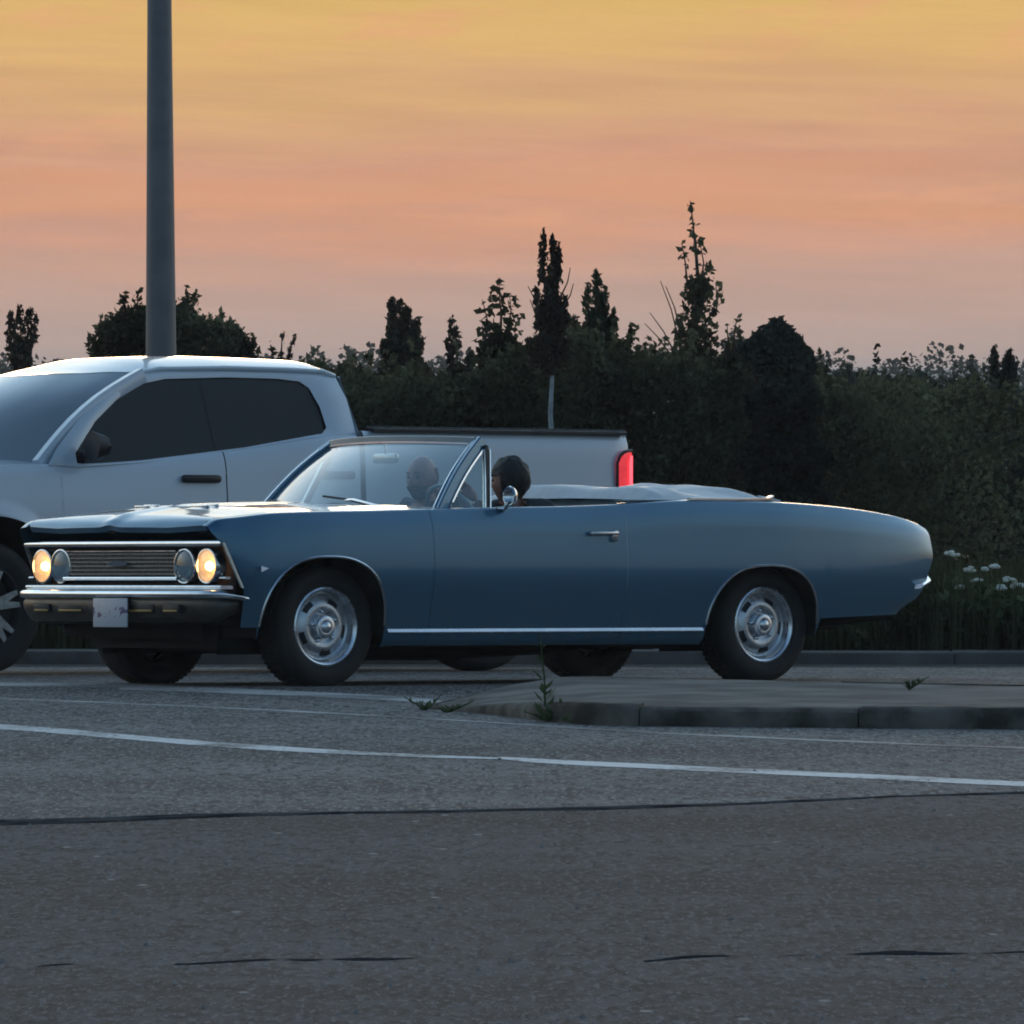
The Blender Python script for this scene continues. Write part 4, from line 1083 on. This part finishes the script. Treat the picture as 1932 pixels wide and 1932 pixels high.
# ================================================================== vegetation
GZ = -.13
def leaves(P, size, up_bias=.0, aspect=.6, drng=None):
    """P: Nx3 centres -> one mesh of bent diamond leaves"""
    n = len(P); d = rng.normal(size=(n, 3)); d[:, 2] += up_bias; d /= np.linalg.norm(d, axis=1)[:, None]
    e = rng.normal(size=(n, 3)); e -= d*(e*d).sum(1)[:, None]; e /= np.linalg.norm(e, axis=1)[:, None]
    s_ = size*rng.uniform(.6, 1.35, size=(n, 1)); w_ = s_*aspect*.5
    nrm = np.cross(d, e)*s_*.12
    V = np.stack([P-d*s_*.5, P-d*s_*.05+e*w_-nrm, P+d*s_*.5, P-d*s_*.05-e*w_-nrm], 1).reshape(-1, 3)
    F = np.arange(4*n).reshape(-1, 4)
    return V, F
def quadmesh(name, V, F, m, parent=None):
    me = bpy.data.meshes.new(name); nf = len(F)
    me.vertices.add(len(V)); me.vertices.foreach_set('co', np.asarray(V, np.float32).ravel())
    me.loops.add(4*nf); me.loops.foreach_set('vertex_index', np.asarray(F, np.int32).ravel())
    me.polygons.add(nf); me.polygons.foreach_set('loop_start', np.arange(0, 4*nf, 4, dtype=np.int32)); me.polygons.foreach_set('loop_total', np.full(nf, 4, np.int32))
    me.update(calc_edges=True); me.materials.append(m)
    o = bpy.data.objects.new(name, me); COL.objects.link(o)
    if parent: o.parent = parent
    return o
def ell(c, r, n, hollow=.35):
    d = rng.normal(size=(n, 3)); d /= np.linalg.norm(d, axis=1)[:, None]
    k = rng.uniform(hollow, 1, size=(n, 1))**.7
    # lumpy outline
    lump = np.array([1+.30*mnoise.noise((a*2.2+c[0]*3, b*2.2, q*2.2+c[2])) for a, b, q in d])[:, None]
    return np.asarray(c)+d*k*lump*np.asarray(r)
def tree(name, label, Y, base_u, shoots=(), blobs=(), leaf=.075, m='leaf', trunk=.04, trunk_m='bark', trunk_top=None, group=None, bare=(), up_bias=.6, aspect=.5, rs=.55, ns=1.5):
    b = pix(base_u, 735, Y); root = empty(name, loc=(b.x, Y, GZ)); tag(root, label, 'tree', group)
    o = Vector((b.x, Y, GZ)); S = Y/14800; PTS = []
    top = max([1.5-(s_[1]-735)*S for s_ in shoots]+[1.5-(bl[1]-735)*S for bl in blobs])
    tt = pix(*trunk_top, Y) if trunk_top else Vector((b.x, Y, GZ+(top-GZ)*.7))
    tt.z = max(tt.z, GZ+.5)
    mid = [Vector((b.x, Y, GZ)).lerp(tt, t)+Vector((mnoise.noise((b.x+.3, t*4, 1))*.16, mnoise.noise((b.x, t*3, 7))*.06, 0))*math.sin(math.pi*t) for t in arange(0, 1, 8)]
    trk = MB().tube([p-o for p in mid], [trunk*(1-.75*i/8) for i in range(9)], 8).build('trunk', M[trunk_m], root)
    br = MB()
    if leaf > .07: leaf *= .72
    for (ut, vt, ub, vb, r_, n) in shoots:
        r_ *= rs; n = int(n*ns)
        dpt = random.uniform(-.4, .4)*r_*6
        p1 = pix(ut, vt, Y); p0 = pix(ub, vb, Y); p1.y += dpt; k = min(.9, max(.1, (p0.z-GZ)/(tt.z-GZ)))
        att = mid[min(8, max(1, int(k*8)))]
        path_ = [att, att.lerp(p0, .5)-Vector((0, 0, .05)), p0, p0.lerp(p1, .5)+Vector((random.uniform(-1, 1)*r_*.4, 0, 0)), p1]
        br.tube([p-o for p in path_], [.014, .012, .010, .006, .003], 5)
        for _ in range(n):
            t = random.random(); base_p = p0.lerp(p1, t)+(path_[3]-p0.lerp(p1, .5))*math.sin(math.pi*t)
            rr_ = r_*(1.0-.6*t**2)*random.random()**.6; a = random.uniform(0, 6.283)
            PTS.append(base_p+Vector((math.cos(a)*rr_, math.sin(a)*rr_, random.uniform(-.03, .03))))
    for (u, v, ru, rv, n) in blobs:
        c = pix(u, v, Y); n = int(n*1.7); E = ell((c.x, c.y, c.z), (ru*S*.92, ru*S*.85, rv*S*.92), n)
        for q in range(5):
            e_ = E[random.randrange(n)]; k = min(8, max(1, int(8*(c.z-GZ)/(tt.z-GZ+.01))))
            br.tube([mid[k]-o, mid[k].lerp(Vector(e_), .5)-o, Vector(e_)-o], [.016, .010, .004], 5)
        PTS += [Vector(e_) for e_ in E]
    for (ub, vb, ut, vt) in bare:
        p0, p1 = pix(ub, vb, Y), pix(ut, vt, Y); k = min(8, max(1, int(8*(p0.z-GZ)/(tt.z-GZ+.01))))
        br.tube([mid[k]-o, p0-o, p0.lerp(p1, .5)+Vector((.015, 0, .0))-o, p1-o], [.008, .007, .005, .003], 5)
    if br.V: br.build('limbs', M['twig'], trk)
    P = np.array([p[:] for p in PTS])-np.array(o[:])
    V, F = leaves(P, leaf, up_bias, aspect); quadmesh('crown', V, F, M[m], root)
    return root
# --- trees one can tell apart, left to right
tree('poplar_tree', 'small spiky columnar tree at the far left edge above the pickup', 66, 42,
     [(22, 590, 28, 665, .10, 60), (40, 578, 40, 660, .11, 80), (58, 585, 52, 655, .10, 60), (68, 592, 60, 650, .07, 36), (16, 622, 26, 690, .09, 50)], [(40, 672, 22, 38, 170), (40, 720, 26, 40, 120)], .085, 'leaf_poplar', up_bias=1.6)
tree('round_tree', 'broad round leafy tree behind the lamp post', 62, 320,
     [(235, 555, 240, 600, .10, 40), (262, 548, 265, 600, .10, 40), (352, 540, 350, 600, .07, 14), (372, 552, 368, 600, .12, 40), (350, 556, 352, 600, .10, 34), (415, 590, 400, 640, .10, 30), (190, 600, 200, 650, .10, 30), (165, 632, 185, 660, .08, 24), (460, 618, 450, 660, .08, 26), (480, 632, 470, 670, .06, 18)],
     [(300, 625, 110, 62, 2200), (235, 650, 75, 60, 1100), (400, 650, 75, 58, 1100), (300, 720, 165, 80, 2600), (455, 668, 34, 34, 240)], .085, 'leaf', .07, up_bias=.3)
tree('sapling', 'sparse twiggy sapling between the round tree and the pickup cab roof', 61, 532,
     [(510, 650, 522, 690, .05, 8), (532, 628, 530, 680, .05, 12), (556, 630, 545, 668, .04, 8), (548, 655, 540, 690, .05, 10)], [(535, 705, 22, 22, 60)], .085, 'leaf_poplar', .015)
tree('poplar_tree', 'spiky dark tree rising above the hedge right of the pickup cab', 63, 757,
     [(740, 565, 746, 640, .11, 110), (752, 570, 756, 650, .11, 110), (768, 582, 764, 640, .09, 80), (788, 605, 780, 670, .10, 90), (732, 622, 740, 680, .10, 80), (722, 648, 732, 690, .10, 70), (795, 640, 786, 690, .09, 70)],
     [(758, 660, 34, 48, 520), (765, 715, 58, 50, 700)], .085, 'leaf_poplar', .035, up_bias=1.6)
tree('sapling', 'thin pinkish sapling with few leaves above the hedge', 60, 862,
     [(850, 604, 854, 670, .09, 44), (862, 616, 862, 665, .08, 30), (842, 635, 850, 690, .06, 22), (890, 664, 880, 700, .08, 26), (866, 690, 862, 740, .12, 60)], [(872, 712, 28, 24, 60)], .09, 'leaf_poplar', .018, 'pale_bark')
tree('young_tree', 'loose leafy young tree with two ragged tops above the hedge', 61, 945,
     [(910, 565, 914, 650, .12, 42), (942, 537, 946, 590, .14, 34), (962, 560, 956, 620, .12, 36), (925, 610, 925, 680, .14, 90), (950, 620, 948, 680, .15, 90)], [(945, 672, 45, 46, 460), (950, 740, 62, 60, 900)], .10, 'leaf', .03, up_bias=.2, aspect=.7, rs=.9, ns=1.)
tree('poplar_tree', 'tall poplar with a pale bare trunk and three-pronged top', 58, 1040,
     [(1026, 437, 1028, 540, .075, 80), (1043, 448, 1042, 560, .08, 100), (1056, 462, 1052, 540, .055, 50), (1040, 520, 1040, 610, .12, 170), (1010, 548, 1020, 620, .09, 70), (1064, 560, 1056, 620, .08, 60)],
     [(1040, 600, 32, 52, 420), (1036, 660, 46, 48, 420)], .085, 'leaf_poplar', .032, 'pale_bark', (1042, 560), up_bias=1.8,
     bare=((1020, 600, 996, 540), (1058, 560, 1076, 505), (1062, 580, 1082, 535), (1012, 620, 1000, 565)))
tree('poplar_tree', 'shorter pointed poplar right of the tall three-pronged one', 61, 1135,
     [(1110, 540, 1116, 610, .09, 70), (1127, 515, 1128, 600, .10, 110), (1140, 545, 1138, 610, .09, 80), (1158, 590, 1150, 640, .09, 70), (1190, 618, 1180, 660, .08, 50), (1085, 600, 1090, 640, .09, 50), (1072, 602, 1076, 640, .08, 40)],
     [(1132, 625, 34, 46, 460), (1120, 680, 85, 55, 1500)], .085, 'leaf', .035, up_bias=1.4)
tree('birch_tree', 'tallest tree, slender and airy with loose leaves to its tip', 61.2, 1315,
     [(1302, 378, 1312, 470, .045, 26), (1318, 452, 1322, 540, .10, 44), (1286, 458, 1296, 530, .05, 16), (1336, 500, 1326, 570, .10, 50), (1318, 520, 1316, 600, .17, 130), (1296, 530, 1306, 600, .12, 56), (1352, 535, 1338, 600, .09, 34), (1285, 590, 1296, 660, .10, 44), (1340, 600, 1330, 660, .12, 56), (1312, 590, 1312, 670, .18, 120)],
     [(1315, 548, 26, 30, 60), (1315, 640, 44, 38, 60), (1312, 690, 55, 40, 300)], .085, 'leaf', .028, trunk_top=(1312, 450), up_bias=.2, aspect=.72, rs=1., ns=.8,
     bare=((1280, 640, 1246, 530), (1282, 620, 1256, 540), (1270, 660, 1226, 590), (1262, 665, 1216, 610)))
tree('sapling', 'small open sapling just left of the dark domed shrub', 60, 1378,
     [(1392, 596, 1386, 650, .07, 16), (1372, 612, 1376, 660, .06, 14), (1365, 640, 1368, 680, .08, 26), (1398, 625, 1392, 670, .06, 16)], [(1378, 688, 30, 26, 180)], .085, 'leaf', .014, up_bias=.1, rs=1., ns=1.)
tree('dark_shrub', 'dense dark domed evergreen shrub right of the airy tall tree', 56, 1470,
     [(1395, 652, 1410, 665, .1, 60)], [(1467, 622, 20, 22, 260), (1452, 640, 34, 30, 420), (1465, 672, 62, 58, 2600), (1435, 668, 40, 36, 700), (1500, 690, 42, 46, 900), (1480, 770, 76, 95, 4200), (1482, 880, 95, 95, 4200), (1495, 985, 110, 85, 3600)], .07, 'leaf_dark', .06, up_bias=.1)
tree('poplar_tree', 'pair of narrow dark spikes standing above the thicket at right edge', 68, 1895,
     [(1878, 658, 1882, 720, .10, 110), (1905, 664, 1902, 720, .13, 150), (1912, 680, 1908, 735, .11, 100)], [(1893, 740, 28, 36, 240)], .085, 'leaf_dark', .03, up_bias=1.8)
# --- the thicket behind, which reads as one mass
top_u = np.array([560, 640, 660, 690, 740, 800, 860, 900, 960, 1040, 1120, 1200, 1260, 1320, 1400, 1500, 1560, 1600, 1650, 1680, 1720, 1770, 1830, 1860, 1900, 1940, 2000, 2200])
top_v = np.array([700, 682, 692, 690, 684, 700, 708, 690, 660, 640, 632, 652, 668, 668, 672, 680, 690, 688, 684, 692, 690, 704, 684, 700, 706, 704, 700, 690])
top_v = top_v+np.where(top_u > 1530, 16, 0)
def thicket(name, label, u0, u1, Y0, Y1, n, m, size, drop=0, ztop=None, fade_w=1.):
    P = []
    while len(P) < n:
        k = rng.random((n, 4)); u = u0+(u1-u0)*k[:, 0]; Y = Y0+(Y1-Y0)*k[:, 1]**1.3
        tv = np.interp(u, top_u, top_v)+drop if ztop is None else np.full(n, ztop)
        lump = np.array([mnoise.noise((a*.016, b*.7, 3.)) for a, b in zip(u, Y)])*46 + np.array([mnoise.noise((a*.06, b*2., 5.)) for a, b in zip(u, Y)])*30
        z1 = 1.5-(tv+20+lump-735)*Y/14800
        z = GZ+(z1-GZ)*(1-k[:, 2]**1.5*.98)
        # clumps: keep points where a 3D noise is high, more openly near the top
        X = (u-966)/14800*Y
        fade = rng.random(n) < np.clip((u1-u)/fade_w, 0, 1)
        keep = fade & np.array([mnoise.noise((a*3.2, b*2., c*3.2)) > -.28+.25*(c > d-.18) for a, b, c, d in zip(X, Y, z, z1)])
        P += list(np.stack([X, Y, z], 1)[keep])
    P = P[:n]
    for _ in range(int((u1-u0)/9)):
        u = random.uniform(u0, u1-fade_w*.7); Y = random.uniform(Y0, Y0+1.6); tv = float(np.interp(u, top_u, top_v)) if ztop is None else ztop
        z1 = 1.5-(tv+34-735)*Y/14800; h = random.uniform(.06, .34)*random.random()**.5+.05; lean_ = random.uniform(-.25, .25)*h; X = (u-966)/14800*Y
        for q in range(random.randint(10, 34)):
            t = random.random(); w_ = .055*(1-t*.7); P.append((X+lean_*t+random.uniform(-w_, w_), Y+random.uniform(-w_, w_), z1-.12+(h+.12)*t))
    P = np.array(P); V, F = leaves(P, size, .5, .6)
    return tag(quadmesh(name, V, F, M[m]), label, None, None, 'stuff')
thicket('hedge_thicket', 'dark green thicket of bushes behind the vehicles', 560, 2000, 59.5, 63.5, 92000, 'leaf', .062, fade_w=620.)
thicket('far_thicket', 'grey green thicket of bushes filling the right background', 1380, 2230, 64, 69, 64000, 'leaf_grey', .055)
thicket('left_thicket', 'low bushes behind the pickup at left', -300, 620, 64, 67, 14000, 'leaf', .066, ztop=712)
# far tree line and the hazy ridge beyond it
P = []
n = 40000; k = rng.random((n, 3)); X = -60+120*k[:, 0]; Yy = 330+20*k[:, 1]
h_ = np.array([3.0+1.6*mnoise.noise((a*.35, 1, 1))+1.0*mnoise.noise((a*1.1, 4, 1)) for a in X])
V, F = leaves(np.stack([X, Yy, -.1+h_*k[:, 2]], 1), .26, .3, .8)
tag(quadmesh('far_wood', V, F, M['leaf_grey']), 'distant line of woods low on the horizon', None, None, 'stuff')

# --- tall grass and weeds on the verge
def blades(name, label, n, xr, yr, h0, h1, m, zf):
    x = rng.uniform(*xr, n); y = rng.uniform(*yr, n); h = rng.uniform(h0, h1, n)*(1+.35*np.array([mnoise.noise((a*1.3, b*1.3, 2)) for a, b in zip(x, y)]))
    a = rng.uniform(0, 6.283, n); lean = rng.uniform(.05, .35, n)*h; w_ = rng.uniform(.006, .014, n)
    z = np.array([zf(b) for b in y]); ca, sa = np.cos(a), np.sin(a)
    def pt(t, sgn): return np.stack([x+ca*lean*t*t+sgn*sa*w_*(1-t*.9), y+sa*lean*t*t-sgn*ca*w_*(1-t*.9), z+h*t], 1)
    V = np.stack([pt(0, -1), pt(0, 1), pt(.55, 1), pt(.55, -1), pt(1, 1), pt(1, -1)], 1).reshape(-1, 3)
    i = np.arange(n)[:, None]*6; F = np.concatenate([i+np.array([0, 1, 2, 3]), i+np.array([3, 2, 4, 5])])
    return tag(quadmesh(name, V, F, M[m]), label, None, None, 'stuff')
zf = lambda y: -.17
blades('tall_grass', 'tall dark grass along the far curb', 26000, (-6.5, 6.5), (50.1, 55.5), .28, .55, 'grass', zf)
blades('tall_grass', 'patch of taller weeds behind the rear of the convertible', 2500, (2.3, 4.6), (50.4, 53), .34, .55, 'grass', zf)
n = 9500; X = rng.uniform(2.2, 4.9, n); Yy = rng.uniform(50.25, 52.2, n)
hh_ = np.array([.40+.16*mnoise.noise((a*2.6, b*1.5, 1.))+.10*mnoise.noise((a*7, b*3, 6.)) for a, b in zip(X, Yy)])*np.clip((X-2.1)/.5, .3, 1)
V, F = leaves(np.stack([X, Yy, -.17+hh_*rng.random(n)**.6], 1), .075, .8, .45)
tag(quadmesh('weed_patch', V, F, M['weed_dark']), 'leafy dark weeds under the white flowers behind the convertible', None, None, 'stuff')
def flower_weed(u, v, label, size=.035, lv=4):
    Y = 50.35+random.uniform(0, .3); p = pix(u, v, Y); root = empty('flowering_weed', loc=(p.x, Y, -.17)); tag(root, label, 'weed', 'white flowering weeds on the verge')
    o = Vector((p.x, Y, -.17)); b = Vector((random.uniform(-.06, .06), random.uniform(-.05, .05), 0)); tp = p-o
    MB().tube([b, b.lerp(tp, .5)+Vector((.012, 0, 0)), tp], [.006, .005, .003], 6).build('stem', M['weed'], root)
    mb = MB()
    for i in range(9):       # domed cluster of florets
        a = random.uniform(0, 6.283); r_ = size*random.random()**.5; c = tp+Vector((r_*math.cos(a), r_*math.sin(a), (size*.8)*(1-(r_/size)**2)*random.uniform(.3, 1.2)))
        mb.lathe([(.001, -.008), (.017, -.004), (.021, .005), (.012, .013), (.001, .014)], 7, 'z', c)
    h = mb.build('blossom', M['flower'], root); 
    tag(h, None, None, None, 'stuff')
    for i in range(lv):
        t = .35+.5*i/lv; q = b.lerp(tp, t); a = random.uniform(0, 6.283); d = Vector((math.cos(a), math.sin(a), .5)); n_ = Vector((-d.y, d.x, 0))*.018
        make('leaf', [q, q+d*.06+n_, q+d*.13, q+d*.06-n_], [(0, 1, 2, 3)], M['weed'], root, None)
flower_weed(1794, 1050, 'tallest white flowering weed just behind the rear bumper', .05)
flower_weed(1826, 1080, 'second white flowering weed from the rear bumper', .042)
flower_weed(1876, 1071, 'small pinkish white flower bud on a thin weed stalk', .022)
flower_weed(1903, 1097, 'white flowering weed with a round head near the right edge', .038)
flower_weed(1920, 1109, 'lowest white flowering weed at the right edge of the frame', .04)
flower_weed(1842, 1098, 'white flower head low in the leaves, third from the rear bumper', .03)
flower_weed(1888, 1112, 'small white flower low in the leaves left of the lowest one', .028)
flower_weed(1812, 1112, 'white flower low beneath the two nearest the rear bumper', .026)
flower_weed(1858, 1076, 'leafy green weed between the white flowers', .012, 9)

# --- weeds in the pavement joints
def pavement_weed(u, v0, v1, label, z, nl, lw, spread=1.):
    Y = (1.5-z)*14800/(v0-735); b = pix(u, v0, Y); h = (v0-v1)*Y/14800
    root = empty('pavement_weed', loc=b); tag(root, label, 'weed', 'weeds in the pavement joints')
    n = 2 if h > .2 else 3
    for k in range(n):
        tp = Vector((random.uniform(-.05, .05)*spread, random.uniform(-.03, .03), h*(1-.25*k))); st = [Vector((0, 0, -.01)), tp*.5+Vector((.01, 0, 0)), tp]
        MB().tube(st, [.005, .004, .002], 6).build('stem', M['weed'], root)
        for i in range(nl):
            t = random.random()**1.4; q = st[0].lerp(tp, t); a = random.uniform(0, 6.283); ln = lw*(1.1-.7*t)*random.uniform(.7, 1.2)
            d = Vector((math.cos(a), math.sin(a), random.uniform(.3, 1.3))).normalized(); n_ = d.cross(Vector((0, 0, 1))).normalized()*ln*.16
            make('leaf', [q, q+d*ln*.5+n_, q+d*ln, q+d*ln*.5-n_], [(0, 1, 2, 3)], M['weed'], root, None)
pavement_weed(1028, 1360, 1195, 'tall thin weed growing at the nose of the traffic island', 0, 12, .10)
pavement_weed(1062, 1362, 1318, 'low weed tuft beside the tall weed at the island nose', 0, 8, .07, 2)
pavement_weed(800, 1340, 1308, 'small dry weed in the joint left of the traffic island', 0, 8, .06, 2)
pavement_weed(838, 1344, 1322, 'dry grass tuft in the joint, second left of the island', 0, 8, .06, 3)
pavement_weed(1715, 1297, 1276, 'small weed on the back edge of the island by the rear wheel', .1, 7, .05, 2)
# loose gravel
mb = MB()
for i in range(260):
    v = random.uniform(1310, 1925); u = random.uniform(-20, 1950); X, Y = up_(u, v); r_ = random.uniform(.004, .011)
    if Y > 33.5 and X > nose_x-.3: continue
    V = [(X+r_*random.uniform(.7, 1.2)*math.cos(a), Y+r_*random.uniform(.7, 1.2)*math.sin(a), 0) for a in (0, 1.26, 2.5, 3.77, 5.03)]
    mb.add(V+[(X, Y, r_*random.uniform(.7, 1.3))], [(0, 1, 5), (1, 2, 5), (2, 3, 5), (3, 4, 5), (4, 0, 5)])
tag(mb.build('gravel', M['concrete'], None, None), 'scattered small stones on the asphalt', None, None, 'stuff')

for u, v0, v1, lb in ((1040, 1362, 1336, 'short weed sprout left of the low tuft at the island nose'), (1085, 1366, 1340, 'weed sprout against the curb right of the low tuft'), (1012, 1356, 1332, 'leafy weed at the foot of the tall thin weed')):
    pavement_weed(u, v0, v1, lb, 0, 9, .06, 2.5)
# far ridge and the dusk air in front of it
G = [[(x, 3000+d, -2+k*(12.2+2.0*mnoise.noise((x*.004, 1, 2))+.8*mnoise.noise((x*.02, 5, 2)))) for d, k in ((0, 0), (90, .6), (220, 1.), (400, .9), (700, 0))] for x in arange(-1500, 1500, 160)]
tag(MB().grid(G).build('hill', M['leaf_grey'], None, 180), kind='structure')
hz_m = bpy.data.materials.new('dusk_haze'); hz_m.use_nodes = True; t = hz_m.node_tree
for n_ in list(t.nodes):
    if n_.type == 'BSDF_PRINCIPLED': t.nodes.remove(n_)
pv = nd(t, 'ShaderNodeVolumePrincipled'); pv.inputs['Color'].default_value = (.92, .92, .95, 1); pv.inputs['Density'].default_value = 0.0003; pv.inputs['Anisotropy'].default_value = .2
t.links.new(pv.outputs[0], [n_ for n_ in t.nodes if n_.type == 'OUTPUT_MATERIAL'][0].inputs['Volume'])
tag(MB().box((-5200, -500, -6), (5200, 9300, 14.7)).build('haze', hz_m, None, None), 'thin dusk haze in the air', None, None, 'stuff')
